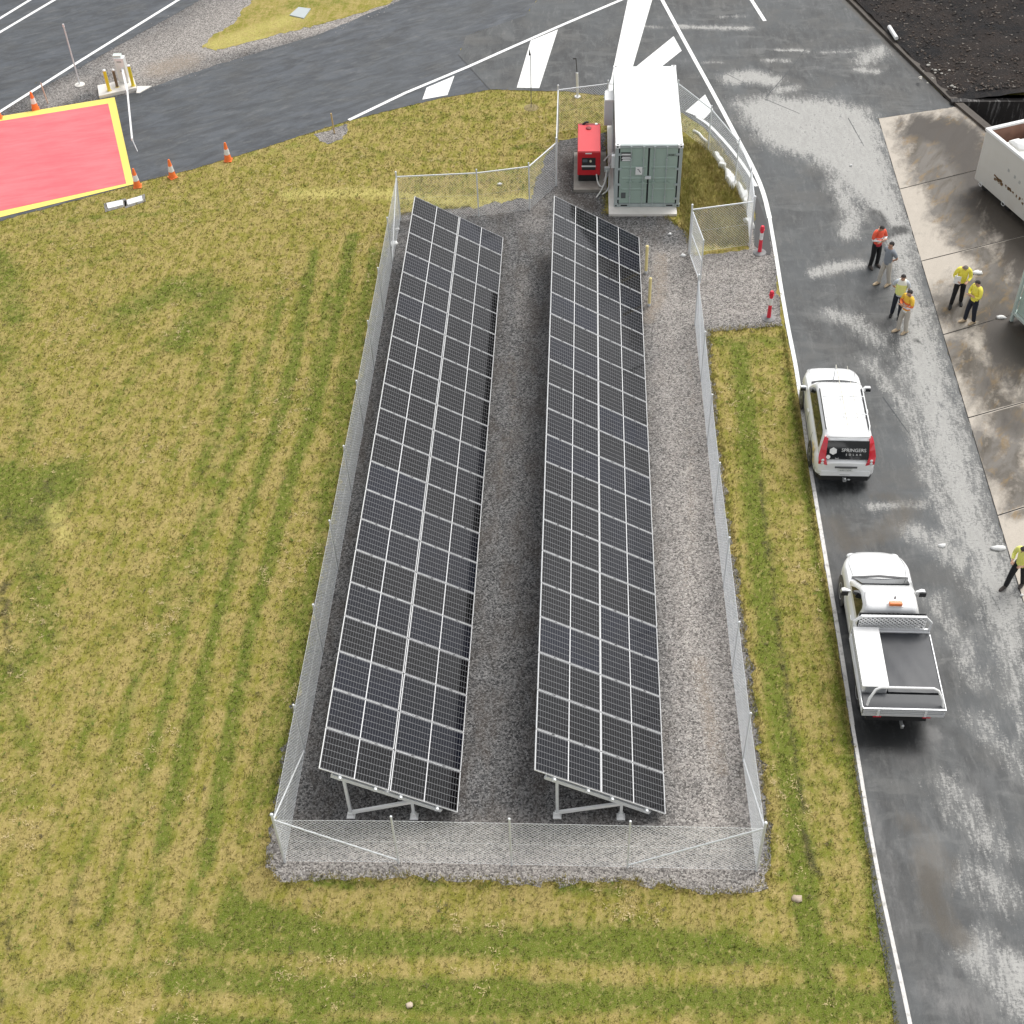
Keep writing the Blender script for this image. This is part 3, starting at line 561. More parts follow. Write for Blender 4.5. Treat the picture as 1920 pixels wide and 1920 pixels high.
# ------------------------------------------------------------------ solar arrays
def cell_mat():
    g = G('solar_cells'); sx = g.N.new('ShaderNodeSeparateXYZ'); g.L.new(g.tc.outputs['Object'], sx.inputs[0])
    x, y = sx.outputs[0], sx.outputs[1]
    ax = g.math('ABSOLUTE', x)
    def gridline(c, p, off, w):
        f = g.math('FRACT', g.math('DIVIDE', g.math('ADD', c, off), p)); d = g.math('MINIMUM', f, g.math('SUBTRACT', 1., f)); return g.math('LESS_THAN', d, w/2/p)
    hx = (ML/2-.03-.016)/12; vl = gridline(ax, hx, -.016, .008); hy = (MWD-.06)/6; hl = gridline(y, hy, hy*3, .011)
    ctr = g.math('LESS_THAN', ax, .0095)
    edge = g.math('GREATER_THAN', ax, ML/2-.034)
    oi = g.N.new('ShaderNodeObjectInfo'); rnd = oi.outputs['Random']
    cell = g.mix(g.ramp(rnd, .55, 1.), (.003, .003, .003), (.004, .006, .014)); cell = g.mix(g.ramp(g.noise(1.2, 3), .45, .7, 0, .6), cell, (.007, .007, .008))
    c = g.mix(vl, cell, (.12, .122, .13)); c = g.mix(hl, c, (.20, .20, .205)); c = g.mix(edge, c, (.12, .12, .12)); c = g.mix(ctr, c, (.80, .80, .80))
    dirt = g.ramp(g.noise(30, 3, .8), .74, .8, 0, .35); c = g.mix(dirt, c, (.4, .4, .38))
    g.P.inputs['Coat Weight'].default_value = .0
    return g.done(c, g.ramp(rnd, 0, 1, .06, .11), spec=.25)
ML, MWD, PITCH = 1.763, 1.122, 1.1496
M_CELL = cell_mat()
def make_array(label, xl, zl, xr, zr, y0, group):
    tilt = math.atan2(zl-zr, xr-xl); Wd = math.hypot(xr-xl, zl-zr)
    root = thing('solar_array', label, 'solar array', ((xl+xr)/2, y0, 0), 0, group)
    ox, oy = (xl+xr)/2, y0
    def T(s_, y, h):    # s along slope from the high edge, h above panel plane -> local
        return (xl+s_*math.cos(tilt)+h*math.sin(tilt)-ox, y, zl-s_*math.sin(tilt)+h*math.cos(tilt))
    # one panel, its frame as mesh, glass as sub-part
    f = MB(); t = .015; hh = .035
    t2 = .0075; f.box(-ML/2, ML/2, -MWD/2, -MWD/2+t2, -hh, 0); f.box(-ML/2, ML/2, MWD/2-t2, MWD/2, -hh, 0)
    f.box(-ML/2, -ML/2+t, -MWD/2+t2, MWD/2-t2, -hh, 0); f.box(ML/2-t, ML/2, -MWD/2+t2, MWD/2-t2, -hh, 0)
    p0 = f.build('solar_panel', M_ALU, root)
    gl = MB(); gl.box(-ML/2+t, ML/2-t, -MWD/2+t2, MWD/2-t2, -.012, -.004); g0 = gl.build('glass', M_CELL, p0)
    cm = MB(); cm.box(-.03, .03, -.014, .014, -.02, .004); c0 = None
    first = True
    for r_ in range(21):
        for k in range(2):
            if first: p, gg = p0, g0; first = False
            else:
                p = p0.copy(); COL.objects.link(p); p.parent = root; gg = g0.copy(); COL.objects.link(gg); gg.parent = p
            sc_ = ML/2+k*(Wd-ML)
            p.location = T(sc_, PITCH*(r_+.5)+random.uniform(-.002, .002), random.uniform(-.003, .003)); p.rotation_euler = (random.uniform(-.002,.002), tilt+random.uniform(-.003,.003), 0)
            if r_ < 20:
                for q in (-.42, .42):
                    if c0 is None: c0 = c = cm.build('clamp', M_DARKM, root)
                    else: c = c0.copy(); COL.objects.link(c); c.parent = root
                    c.location = T(sc_+q, PITCH*(r_+1), 0); c.rotation_euler = (0, tilt, 0)
    Ltot = PITCH*21
    for s_ in (.55, 1.45, 2.1, 3.05):     # purlins running along the row
        b = MB(); b.bar(T(s_, -.06, -.085), T(s_, Ltot+.06, -.085), .06, .09, up=(math.sin(tilt), 0, math.cos(tilt))); b.build('purlin', M_GALV, root)
    nf = 9
    for i in range(nf):
        y = .02+i*(Ltot-.3)/(nf-1)+.05
        b = MB(); b.bar(T(.38, y, -.19), T(3.22, y, -.19), .08, .12, up=(math.sin(tilt), 0, math.cos(tilt))); b.build('cross_beam', M_GALV, root)
        xa = T(.72, y, -.25); xb = T(2.47, y, -.25)
        for q in (xa, xb):
            b = MB(); b.bar((q[0], y, .02), q, .07, .07); b.build('leg', M_GALV, root)
            b = MB(); b.box(q[0]-.10, q[0]+.10, y-.09, y+.09, -.005, .035); b.cbox((q[0], y, .10), .12, .10, .14); b.build('foot_plate', M_WHITE, root)
        b = MB(); b.bar((xa[0]+.05, y+.02, .14), (xb[0]-.02, y+.02, xb[2]-.03), .06, .09); b.build('brace', M_WHITE, root)
    return root
make_array('left row of dark solar panels on galvanised posts, beside the lawn fence', -5.876, 2.10, -2.780, .35, 17.27, 'solar panel rows inside the fence')
make_array('right row of dark solar panels on galvanised posts, nearer the road and container', -.915, 2.03, 2.157, .28, 17.38, 'solar panel rows inside the fence')

# ------------------------------------------------------------------ chain link fence
fence = thing('chain_link_fence', 'galvanised chain link fence enclosing the solar rows, container and gravel yard', 'fence', (-6.75, 16.1, 0))
FO = (-6.75, 16.1, 0)
def post(x, y, h=2.02, r=.024, cap=True, parent=fence, off=FO):
    m = MB(); m.tube([(x,y,0),(x,y,h)], r, 10); m.blob((x,y,h), r*1.35, r*1.35, r*1.2, 0, 8, 4); return m.build('post', M_GALV, parent, off=off, smooth=40)
def pipe(name, a, b, r=.021, parent=fence, off=FO, m=M_GALV):
    q = MB(); q.tube([a, b], r, 8); return q.build(name, m, parent, off=off, smooth=40)
def link_mesh(a, b, h0=.05, h1=1.82, parent=fence, off=FO, r=.0033):
    a = Vector((a[0], a[1], 0)); b = Vector((b[0], b[1], 0)); Lh = (b-a).length; d = (b-a)/Lh; nrm = Vector((-d.y, d.x, 0))
    H = h1-h0; sp = .104; slope = 1.0; V = []; Fs = []
    def wire(p, q, rr):
        p = Vector(p); q = Vector(q); dd = (q-p).normalized(); u = nrm; w = dd.cross(u); k = len(V)
        for e in (p, q):
            for j in range(3):
                t = 2*PI*j/3; V.append(e+u*math.cos(t)*rr+w*math.sin(t)*rr)
        for j in range(3): Fs.append((k+j, k+(j+1) % 3, k+3+(j+1) % 3, k+3+j))
    s = -H
    while s < Lh:
        for sg in (1, -1):
            s0, z0, s1, z1 = s, h0, s+H, h1
            if s0 < 0: z0 += -s0; s0 = 0
            if s1 > Lh: z1 -= s1-Lh; s1 = Lh
            if s1-s0 < .02: continue
            if sg < 0: s0, s1 = Lh-s0, Lh-s1
            P0 = a+d*s0+nrm*sg*.002; P1 = a+d*s1+nrm*sg*.002
            wire((P0.x, P0.y, z0), (P1.x, P1.y, z1), r)
        s += sp
    for z, rr in ((h0, .003), ((h0+h1)/2, .0028), (h1, .0045)): wire((a.x, a.y, z), (b.x, b.y, z), rr)
    m = MB(); m.add(V, Fs); return m.build('mesh_panel', M_WIRE, parent, off=off, fix=False)
FL, FR, BL_ = (-6.78,16.06), (4.21,16.1), (-6.74,43.08)
left = [FL,(-6.77,19.12),(-6.76,22.3),(-6.75,25.32),(-6.75,28.33),(-6.74,31.26),(-6.74,34.24),(-6.74,37.14),(-6.75,40.17),BL_]
near = [FL,(-4.1,16.1),(-1.45,16.1),(1.24,16.1),FR]
right = [FR,(4.14,19.1),(4.09,21.9),(4.06,24.83),(4.0,27.73),(3.98,30.69),(3.96,33.72),(3.93,36.68)]
back = [BL_,(-3.8,43.32),(-1.9,43.75),(-.91,45.45),(-.91,49.5),(1.08,49.98),(3.88,49.95),(5.06,47.9),(5.93,45.43),(6.22,43.4),(6.16,41.38),(3.93,40.86)]
seen = set()
for chain in (left, near, right, back):
    for i, p in enumerate(chain):
        if p in seen: continue
        seen.add(p); corner = p in (FL, FR, BL_, (3.93,36.68), (3.93,40.86), (-.91,45.45), (-.91,49.5), (6.16,41.38)); post(p[0], p[1], 2.05 if corner else 2.0, .032 if corner else .024)
    for a, b in zip(chain[:-1], chain[1:]): link_mesh(a, b)
for a, b in zip(back[:-1], back[1:]): pipe('top_rail', (*a, 1.86), (*b, 1.86), .022)
for a, b in ((FL,(-4.1,16.1)),(FR,(1.24,16.1)),(FL,(-6.77,19.12)),(FR,(4.14,19.1)),((3.93,36.68),(3.96,33.72))): pipe('brace', (*a, 1.83), (*b, .12), .021)
pipe('brace', (*BL_, 1.83), (-6.75, 40.17, .12), .021)
# gate leaf, standing ajar
gt = thing('gate', 'galvanised mesh gate leaf standing ajar beside the red and white bollards', 'gate', (3.94,40.72,0)); GO = (3.94,40.72,0)
ga, gb_ = (3.96,40.66), (4.23,38.95)
for z in (.12, 1.0, 1.86): pipe('rail', (*ga, z), (*gb_, z), .02, gt, GO)
pipe('stile', (*ga, .1), (*ga, 1.88), .02, gt, GO); pipe('stile', (*gb_, .1), (*gb_, 1.88), .02, gt, GO); link_mesh(ga, gb_, .13, 1.84, gt, GO)

# ------------------------------------------------------------------ shipping container
M_CGRN = mat('container_green', (.35, .45, .39), .55, var=.06, scale=2.5, dirt=.25, dirtcol=(.32,.36,.33))
M_CGREY = mat('container_frame_grey', (.40, .45, .44), .55, var=.08)
M_CROOF = mat('container_roof_white', (.86, .87, .86), .5, var=.02, scale=1.5)
M_SEAL = mat('door_seal', (.02,.02,.022), .7)
CT = thing('shipping_container', 'grey green shipping container with white roof on a concrete footing', 'container', (2.5,43.78,0))
x0, x1, zb, ztp, CL_ = -1.219, 1.219, .12, 2.70, 6.058
m = MB(); m.box(x0+.06, x1-.06, .06, CL_-.06, ztp-.035, ztp-.012)
for i in range(14): m.box(x0+.12, x1-.12, .3+i*.4, .46+i*.4, ztp-.012, ztp-.002)
m.build('roof', M_CROOF, CT, bevel=.008)
for sx in (-1, 1):
    m = MB(); X = sx*1.2; pts = []
    y = .12
    V = []; 
    prof = []
    while y < CL_-.12: prof += [(0, y), (0, y+.07), (.035, y+.14), (.035, y+.21)]; y += .28
    for dx, yy in prof: V += [(X-sx*dx, yy, zb+.15), (X-sx*dx, yy, ztp-.08)]
    m.add(V, [(2*i, 2*i+2, 2*i+3, 2*i+1) for i in range(len(prof)-1)]); m.build('side_wall', M_CGREY, CT)
    m = MB(); m.box(X-.035 if sx > 0 else X-.019, X+.019 if sx > 0 else X+.035, .05, CL_-.05, ztp-.09, ztp-.014); m.build('top_rail', M_CROOF, CT)
    m = MB(); m.box(X-.035 if sx > 0 else X-.019, X+.019 if sx > 0 else X+.035, .05, CL_-.05, zb, zb+.16); m.build('bottom_rail', M_CGREY, CT)
m = MB(); m.box(x0+.03, x1-.03, CL_-.05, CL_-.01, zb+.1, ztp-.03); m.build('end_wall', M_CGREY, CT)
m = MB(); m.box(x0+.05, x1-.05, .1, CL_-.1, zb+.08, zb+.14); m.build('floor', M_CGREY, CT)
for sx in (-1, 1):
    for yy in (.06, CL_-.06):
        m = MB(); m.box(sx*1.16-.058, sx*1.16+.058, yy-.055, yy+.055, zb+.12, ztp-.12); m.build('corner_post', M_CGREY, CT)
        for zz in (zb+.06, ztp-.06):
            m = MB(); m.box(sx*1.14-.09, sx*1.14+.09, yy-.075, yy+.075, zz-.06, zz+.06, 0)
            fy = -1 if yy < 1 else 1
            m.box(sx*1.15-.03, sx*1.15+.03, yy+fy*.073-.005, yy+fy*.073+.005, zz-.03, zz+.03, 1)
            if zz > 1: m.box(sx*1.14-.035, sx*1.14+.035, yy-.03, yy+.03, zz+.058, zz+.064, 1)
            m.build('corner_casting', [M_CROOF if zz > 1 else M_CGREY, M_SEAL], CT)
m = MB(); m.box(x0+.18, x1-.18, .0, .11, ztp-.115, ztp-.01); m.build('door_header', M_CGREY, CT)
m = MB(); m.box(x0+.18, x1-.18, .0, .11, zb, zb+.13); m.build('door_sill', M_CGREY, CT)
for sx in (-.85, .85):
    m = MB(); m.box(sx-.12, sx+.12, -.004, .0, zb+.03, zb+.09); m.build('fork_pocket', M_SEAL, CT)
m = MB(); m.box(x0+.1, x1-.1, .06, .075, zb+.12, ztp-.1); m.build('door_gasket', M_SEAL, CT)
for sx in (-1, 1):
    xa, xb = (x0+.17, -.035) if sx < 0 else (.035, x1-.17)
    zs = [zb+.17, zb+.70, zb+.78, zb+1.27, zb+1.35, zb+1.82, zb+1.90, ztp-.15]
    m = MB(); m.box(xa, xb, .025, .058, zb+.15, ztp-.14); dr = m.build('door', M_CGRN, CT)
    for zz in (zb+.74, zb+1.20, zb+1.66):     # recessed horizontal swages shown as raised ledges
        m = MB(); m.add([(xa+.08,.025,zz-.05),(xb-.05,.025,zz-.05),(xb-.07,.004,zz-.01),(xa+.10,.004,zz-.01),(xa+.10,.004,zz+.012),(xb-.07,.004,zz+.012),(xb-.05,.025,zz+.045),(xa+.08,.025,zz+.045)],
              [(0,1,2,3),(3,2,5,4),(4,5,6,7),(0,3,4,7),(1,6,5,2)]); m.build('swage', M_CGRN, dr)
    for xr_ in ((xa+.40, xa+.86) if sx < 0 else (xa+.17, xa+.62)):
        m = MB(); m.tube([(xr_,-.03,zb+.06),(xr_,-.03,ztp-.05)], .017, 8)
        for zz in (zb+.05, zb+.42, zb+1.0, zb+1.55, zb+2.0, ztp-.07): m.box(xr_-.035, xr_+.035, -.045, .025, zz-.03, zz+.03)
        lr = m.build('lock_rod', M_CGREY, dr)
        m = MB(); m.box(xr_-.17, xr_+.17, -.062, -.045, zb+1.02, zb+1.05); m.cbox((xr_+.02,-.06,zb+1.07), .10, .03, .07); m.build('handle', M_CGRN, dr)
    for zz in (zb+.35, zb+.95, zb+1.6, zb+2.2):
        m = MB(); e = xa if sx < 0 else xb; m.box(e-.09, e+.06, -.02, .03, zz-.035, zz+.035) if sx < 0 else m.box(e-.06, e+.09, -.02, .03, zz-.035, zz+.035); m.build('hinge', M_CGREY, dr)
m = MB(); m.cbox((0,-.05,zb+1.28), .22, .08, .09); m.build('lock_box', M_GALV, CT)
def text(name, body, size, loc, rot, m, parent, ext=.002, align='CENTER', sx=1.):
    c = bpy.data.curves.new(name, 'FONT'); c.body = body; c.size = size; c.align_x = align; c.align_y = 'CENTER'; c.extrude = ext
    o = bpy.data.objects.new(name, c); dg = bpy.context.evaluated_depsgraph_get(); COL.objects.link(o); bpy.context.view_layer.update()
    me = bpy.data.meshes.new_from_object(o.evaluated_get(bpy.context.evaluated_depsgraph_get())); COL.objects.unlink(o); bpy.data.objects.remove(o)
    me.materials.clear(); me.materials.append(m); q = bpy.data.objects.new(name, me); COL.objects.link(q); q.parent = parent; q.location = loc; q.rotation_euler = rot; q.scale = (sx, 1, 1); return q
M_INK = mat('black_ink', (.02,.02,.022), .6)
m = MB(); m.box(-1.02, -.62, .008, .02, zb+1.92, zb+2.28); sg = m.build('sign_plate', M_INK, CT)
for q, (w, z) in enumerate(((.34, 2.20), (.30, 2.09), (.34, 2.04), (.26, 1.985), (.32, 1.95))):
    b = MB(); b.box(-.82-w/2, -.82+w/2, .003, .0085, zb+z-.017-(.02 if q == 0 else 0), zb+z+.017+(.012 if q == 0 else 0)); b.build('text_line', M_WHITE, sg)
m = MB(); m.box(-.47, -.22, -.058, -.05, zb+1.40, zb+1.72); sg = m.build('notice', M_WHITE, CT)
b = MB(); b.tube([(-.40,-.062,zb+1.63),(-.34,-.062,zb+1.60),(-.33,-.062,zb+1.55),(-.28,-.062,zb+1.50)], .012, 6); b.build('symbol', M_INK, sg)
text('serial_number', 'JX0813', .12, (.85,.018,zb+2.16), (PI/2,0,0), M_INK, CT)
m = MB(); m.box(-.97, -.80, .014, .022, zb+.36, zb+.60); m.build('data_plate', mat('plate_grey', (.10,.11,.11), .6), CT)
# wall boxes on the west side
m = MB(); m.box(x0-.36, x0-.005, 4.35, 5.05, 1.05, 2.1); m.build('inverter_cabinet', mat('cabinet_grey', (.70,.75,.76), .5, var=.03), CT, bevel=.02)
m = MB(); m.box(x0-.34, x0-.005, 4.32, 5.08, 2.1, 2.16); m.build('cabinet_hood', M_WHITE, CT)
m = MB(); m.box(x0-.13, x0-.005, .35, .53, 1.55, 2.05); m.build('isolator_box', M_WHITE, CT, bevel=.01)
for pts in ([(x0-.03,4.3,1.3),(x0-.05,3.4,1.2),(x0-.06,2.6,.9),(x0-.12,2.2,.5),(x0-.3,1.9,.1)], [(x0-.04,2.9,1.5),(x0-.06,2.5,.8),(x0-.25,2.0,.35),(x0-.42,1.75,.06)]):
    m = MB(); m.tube(pts, .022, 6); m.build('conduit', mat('grey_conduit', (.55,.56,.56), .6), CT)
ft = MB(); P = spots([(1141,408),(1252,408)]); ft.box(1.08, 3.62, 43.30, 49.9, 0, .11)
tag(ft.build('concrete_footing', M_CONC, bevel=.01), kind='structure')

# ------------------------------------------------------------------ generator on its plinth
M_GRED = mat('generator_red', (.62, .02, .03), .35, var=.06, coat=.3); M_GREDT = mat('generator_red_top', (.66, .055, .065), .45, var=.08, scale=2., dirt=.15, dirtcol=(.70,.16,.16))
GN = thing('generator', 'red canopy diesel generator beside the green container', 'generator', (.33,45.5,0))
def gx(v): return v
m = MB(); m.box(-.44, .44, 0, 2.15, .42, 1.42); m.build('canopy', M_GRED, GN, bevel=.035)
m = MB(); m.box(-.425, .425, .02, 1.98, 1.42, 1.445); m.build('canopy_top', M_GREDT, GN, bevel=.01)
m = MB(); m.box(-.40, .40, .04, 2.1, .16, .42); m.build('base_frame', M_BLACK, GN)
m = MB(); m.box(-.27, .25, -.012, .0, .66, 1.18); pn = m.build('control_panel', M_DARKM, GN)
m = MB(); m.box(-.24, -.06, -.018, -.012, 1.0, 1.12); m.build('display', mat('lcd_grey', (.12,.14,.16), .3), pn)
m = MB(); m.lathe((.06,-.012,1.05), [(.045,0),(.045,-.03),(.02,-.03)], 12, ax='y'); m.build('stop_button', mat('cream_button', (.7,.66,.5), .5), pn)
m = MB(); m.box(-.28, .26, -.026, -.012, .80, .86); m.build('grab_strip', M_WHITE, pn)
m = MB(); m.box(-.14, .10, -.006, .0, 1.34, 1.385); m.build('name_plate', M_WHITE, GN)
m = MB(); m.lathe((-.02,1.72,1.445), [(.11,0),(.11,.03),(.07,.05)], 16); m.build('filler_cap', mat('maroon_cap', (.25,.03,.03), .5), GN)
m = MB(); m.box(-.38, .38, 1.99, 2.13, 1.40, 1.43); m.build('exhaust_recess', mat('exhaust_red', (.28,.03,.035), .6), GN)
m = MB(); m.tube([(-.25,2.06,1.43),(-.12,2.06,1.52),(-.02,2.06,1.52)], .045, 8); m.build('exhaust_pipe', M_DARKM, GN)
m = MB(); m.lathe((.28,2.06,1.43), [(.06,0),(.06,.03)], 12); m.build('vent_cap', M_WHITE, GN)
pl = MB(); pl.box(-.25, 1.02, 44.95, 47.7, 0, .14); tag(pl.build('generator_plinth', mat('weathered_plinth', (.28,.26,.23), .85, var=.15, scale=3, dirt=.6, dirtcol=(.12,.10,.08)), bevel=.01), 'weathered concrete plinth under the red generator', 'plinth')
cb = thing('conduit_bundle', 'bundle of pale flexible conduits between the red generator and the container', 'conduit', (1.0,45.2,0)); co = (1.0,45.2,0)
Mc = mat('pale_conduit', (.66,.66,.63), .6, var=.05)
for pts in ([(.62,45.45,.5),(.68,45.15,.25),(.86,45.05,.15),(.98,45.2,.4),(1.0,45.35,.75)], [(.62,44.55,.04),(.8,44.9,.1),(.95,45.2,.3),(1.0,45.35,.7)], [(.85,44.75,.04),(1.08,44.95,.12),(1.12,45.3,.3),(1.1,45.6,.7),(1.27,45.7,1.0)], [(.9,45.75,.9),(1.05,45.85,1.05),(1.27,45.95,1.15)]):
    m = MB(); q = pts
    for _ in range(2):
        o_ = [q[0]]
        for a, b in zip(q[:-1], q[1:]): o_ += [tuple(a[i]*.75+b[i]*.25 for i in range(3)), tuple(a[i]*.25+b[i]*.75 for i in range(3))]
        o_.append(q[-1]); q = o_
    m.tube(q, .028, 7); m.build('conduit', Mc, cb, off=co, smooth=60)
m = MB(); m.box(.92, 1.12, 45.33, 45.45, .68, .85); m.build('junction_box', mat('box_grey', (.45,.47,.46), .6), cb, off=co, bevel=.01)

# ------------------------------------------------------------------ small yard and road furniture
M_OR = mat('cone_orange', (.92, .20, .04), .55, var=.08); M_ORT = mat('cone_tip', (.78,.12,.10), .55)
def make_cone(label, loc, group):
    r = thing('traffic_cone', label, 'traffic cone', loc, 0, group)
    b = MB(); b.box(-.16, .16, -.16, .16, 0, .04); b.build('base', M_OR, r, bevel=.012)
    b = MB(); b.lathe((0,0,.035), [(.155,0),(.145,.03),(.045,.74),(.03,.77)], 16); b.build('cone_body', M_OR, r, smooth=40)
    b = MB(); b.lathe((0,0,.035), [(.115,.26),(.083,.49)], 16); b.v = [(x*1.03, y*1.03, z) for x, y, z in b.v]; b.build('reflective_band', M_WHITE, r, smooth=40)
    return r
cg = 'orange and white traffic cones along the entry road'
cone = make_cone('traffic cone farthest right, at the lawn edge of the entry road', spot(428,301), cg)
for (u, v), lb in (((324,333),'traffic cone between its neighbours on the lawn edge, right of the red pad'), ((258,350),'traffic cone touching the yellow corner of the red pad'), ((67,205),'traffic cone on the gravel verge above the red pad'), ((-2,222),'traffic cone cut by the left picture edge at the yellow border')):
    dup(cone, spot(u, v), random.random(), lb)
M_BRED = mat('bollard_red', (.75,.03,.06), .5)
def make_boll(label, loc):
    r = thing('flexible_bollard', label, 'bollard', loc, 0, 'red and white bollards by the yard entrance')
    b = MB(); b.lathe((0,0,0), [(.24,0),(.24,.03),(.12,.06),(.06,.07)], 20); b.build('base', mat('bollard_base', (.20,.20,.20), .8, var=.2, dirt=.6, dirtcol=(.42,.40,.38)), r, smooth=50)
    b = MB(); b.lathe((0,0,.06), [(.07,0),(.062,.4),(.062,.85),(.062,.88),(.085,.90),(.085,.93),(.06,.94)], 14); b.build('tube', M_BRED, r, smooth=40)
    b = MB(); b.lathe((0,0,1.0), [(.055,0),(.075,.02),(.075,.08),(.05,.13)], 14); b.build('handle_cap', M_BRED, r, smooth=50)
    b = MB(); b.lathe((0,0,.58), [(.065,0),(.065,.28)], 14); b.build('reflective_sleeve', M_WHITE, r, smooth=40)
    return r
bo = make_boll('farther red and white bollard, by the fence corner', spot(1424,474)); dup(bo, spot(1441,597), 1., 'nearer red and white bollard, at the grass edge of the gravel apron')
M_YP = mat('cream_yellow_post', (.88,.74,.34), .5, var=.04)
def ypost(loc, label):
    r = thing('marker_post', label, 'post', loc, 0, 'cream yellow posts beside the right solar row')
    b = MB(); b.tube([(0,0,.1),(0,0,1.14)], .052, 12); b.blob((0,0,1.14), .045, .045, .03); b.build('post', M_YP, r, smooth=40)
    b = MB(); b.tube([(0,0,0),(0,0,.11)], .055, 12); b.build('socket', M_GALV, r); return r
yp = ypost(spot(1211,512), 'farther of two cream yellow posts, level with the panel corner'); dup(yp, spot(1217,573), 0, 'nearer of two cream yellow posts beside the right solar row')
# timber stakes
M_TIM = mat('raw_timber', (.50,.36,.18), .8, var=.15, scale=8)
b = MB(); p = spot(627,250); b.bar((p[0],p[1],0), (p[0]-.03,p[1],.9), .06, .05); tag(b.build('timber_stake', M_TIM), 'raw timber stake standing in the gravel patch at the entry road edge', 'stake')
b = MB(); p = spot(90,194); b.bar((p[0],p[1],0), (p[0]-.05,p[1],.95), .045, .04); tag(b.build('timber_stake', mat('pink_timber', (.55,.42,.34), .8)), 'thin pale stake on the verge beside the traffic cone', 'stake')
# sign / poles
r = thing('light_pole', 'slim galvanised pole on a round white foot by the far road line', 'pole', spot(150,160))
b = MB(); b.tube([(0,0,0),(0,0,2.75)], .035, 8, r2=.03); b.build('shaft', M_GALV, r, smooth=40)
b = MB(); b.lathe((0,0,0), [(.22,0),(.22,.05),(.1,.07)], 20); b.build('foot', M_CONC, r, smooth=50)
b = MB(); b.cbox((0,0,2.72), .07, .05, .14); b.build('head', M_GALV, r)
r = thing('slender_sign', 'thin dark pole with a small black pennant over the chevron bar', 'sign', spot(996,202))
b = MB(); b.tube([(0,0,0),(.02,0,2.3)], .016, 8); b.build('shaft', mat('pole_grey', (.16,.16,.16), .6), r)
b = MB(); b.add([(-.06,0,2.32),(.04,.01,2.32),(-.04,.01,2.62),(-.06,-.02,2.32),(.04,-.01,2.32),(-.04,-.01,2.62)], [(0,1,2),(5,4,3),(0,3,4,1),(1,4,5,2),(2,5,3,0)]); b.build('pennant', M_INK, r)
b = MB(); p = spot(996,202); r2 = b.lathe((0,0,0), [(.32,.0),(.28,.01),(.1,.02)], 14); o = b.build('mound', mat('dry_dirt', (.26,.21,.10), .95, var=.3, scale=6, bump=.5), r)
r = thing('camera_mast', 'white post with black upper pole and small sensor head behind the fence rail', 'mast', spot(1083,182))
b = MB(); b.tube([(0,0,0),(-.03,0,1.1)], .05, 12); b.build('post', M_WHITE, r, smooth=40); b = MB(); b.lathe((0,0,0), [(.13,0),(.13,.04)], 16); b.build('foot', M_WHITE, r)
b = MB(); b.tube([(-.03,0,1.1),(-.08,0,1.72)], .018, 8); b.build('upper_pole', M_DARKM, r); b = MB(); b.cbox((-.13,0,1.73), .14, .05, .045); b.build('sensor_head', M_DARKM, r)
# boom gate island
isl = MB(); isl.prism(spots([(184,166),(252,151),(258,170),(187,186)]), 0, .15); tag(isl.build('concrete_island', M_CONC, bevel=.01), kind='structure')
ky = MB(); ky.prism(spots([(258,163),(285,163),(262,176),(256,176)]), 0, .05); tag(ky.build('ramp_wedge', M_CONC), kind='structure')
r = thing('boom_gate', 'white boom gate cabinet with its arm lowered across the entry road', 'boom gate', (*spot(236,158)[:2], .15)); bo_ = spot(236,158)
b = MB(); b.box(-.21, .21, -.16, .16, 0, 1.12); cbn = b.build('cabinet', M_WHITE, r, bevel=.02)
b = MB(); b.lathe((.0,-.163,.55), [(.03,0),(.03,-.006)], 10, ax='y'); b.build('lock', M_DARKM, cbn)
b = MB(); b.box(-.1, .1, -.168, -.161, .93, 1.0); b.build('maker_label', mat('label_grey', (.4,.42,.42), .6), cbn)
b = MB(); b.box(-.24, .1, -.1, .12, 1.12, 1.22); b.build('motor_cover', mat('pale_green_white', (.66,.74,.70), .5), r)
e0 = Vector(spot(239,172,.75)); e0 = Vector((e0.x-bo_[0], e0.y-bo_[1], .6)); tip = Vector(spot(249,266,.85)); tip = Vector((tip.x-bo_[0], tip.y-bo_[1], .8)); tip2 = Vector(spot(259,288,.5)); tip2 = Vector((tip2.x-bo_[0], tip2.y-bo_[1], .45))
b = MB(); b.bar(e0, tip, .07, .1); b.bar((.05,-.1,.62), e0, .1, .12); b.build('boom_arm', M_WHITE, r, bevel=.01)
b = MB(); b.tube([tip, tip2], .018, 8); b.build('drop_rod', M_GALV, r)
M_YB = mat('bollard_yellow', (.80,.62,.04), .5, var=.05)
def ybol(loc, lb, m_=M_YB, rr=.07, h=.95):
    r = thing('bollard', lb, 'bollard', loc, 0, 'bollards on the boom gate island')
    b = MB(); b.tube([(0,0,0),(0,0,h)], rr, 12); b.build('shaft', m_, r, smooth=40); b = MB(); b.lathe((0,0,h), [(rr*1.05,-.04),(rr*1.05,.0),(rr*.5,.03)], 12); b.build('cap', M_WHITE, r, smooth=50)
    b = MB(); b.lathe((0,0,0), [(rr*1.6,0),(rr*1.5,.02)], 12); b.build('collar', mat('faded_yellow', (.72,.60,.25), .7), r); return r
ybol((*spot(205,170,.15)[:2], .15), 'yellow bollard at the left end of the boom gate island'); ybol((*spot(250,161,.15)[:2], .15), 'yellow bollard at the right end of the boom gate island')
ybol((*spot(220,163,.15)[:2], .15), 'brown bollard with white cap beside the boom gate cabinet', mat('bollard_brown', (.16,.11,.07), .6), .06, .8)
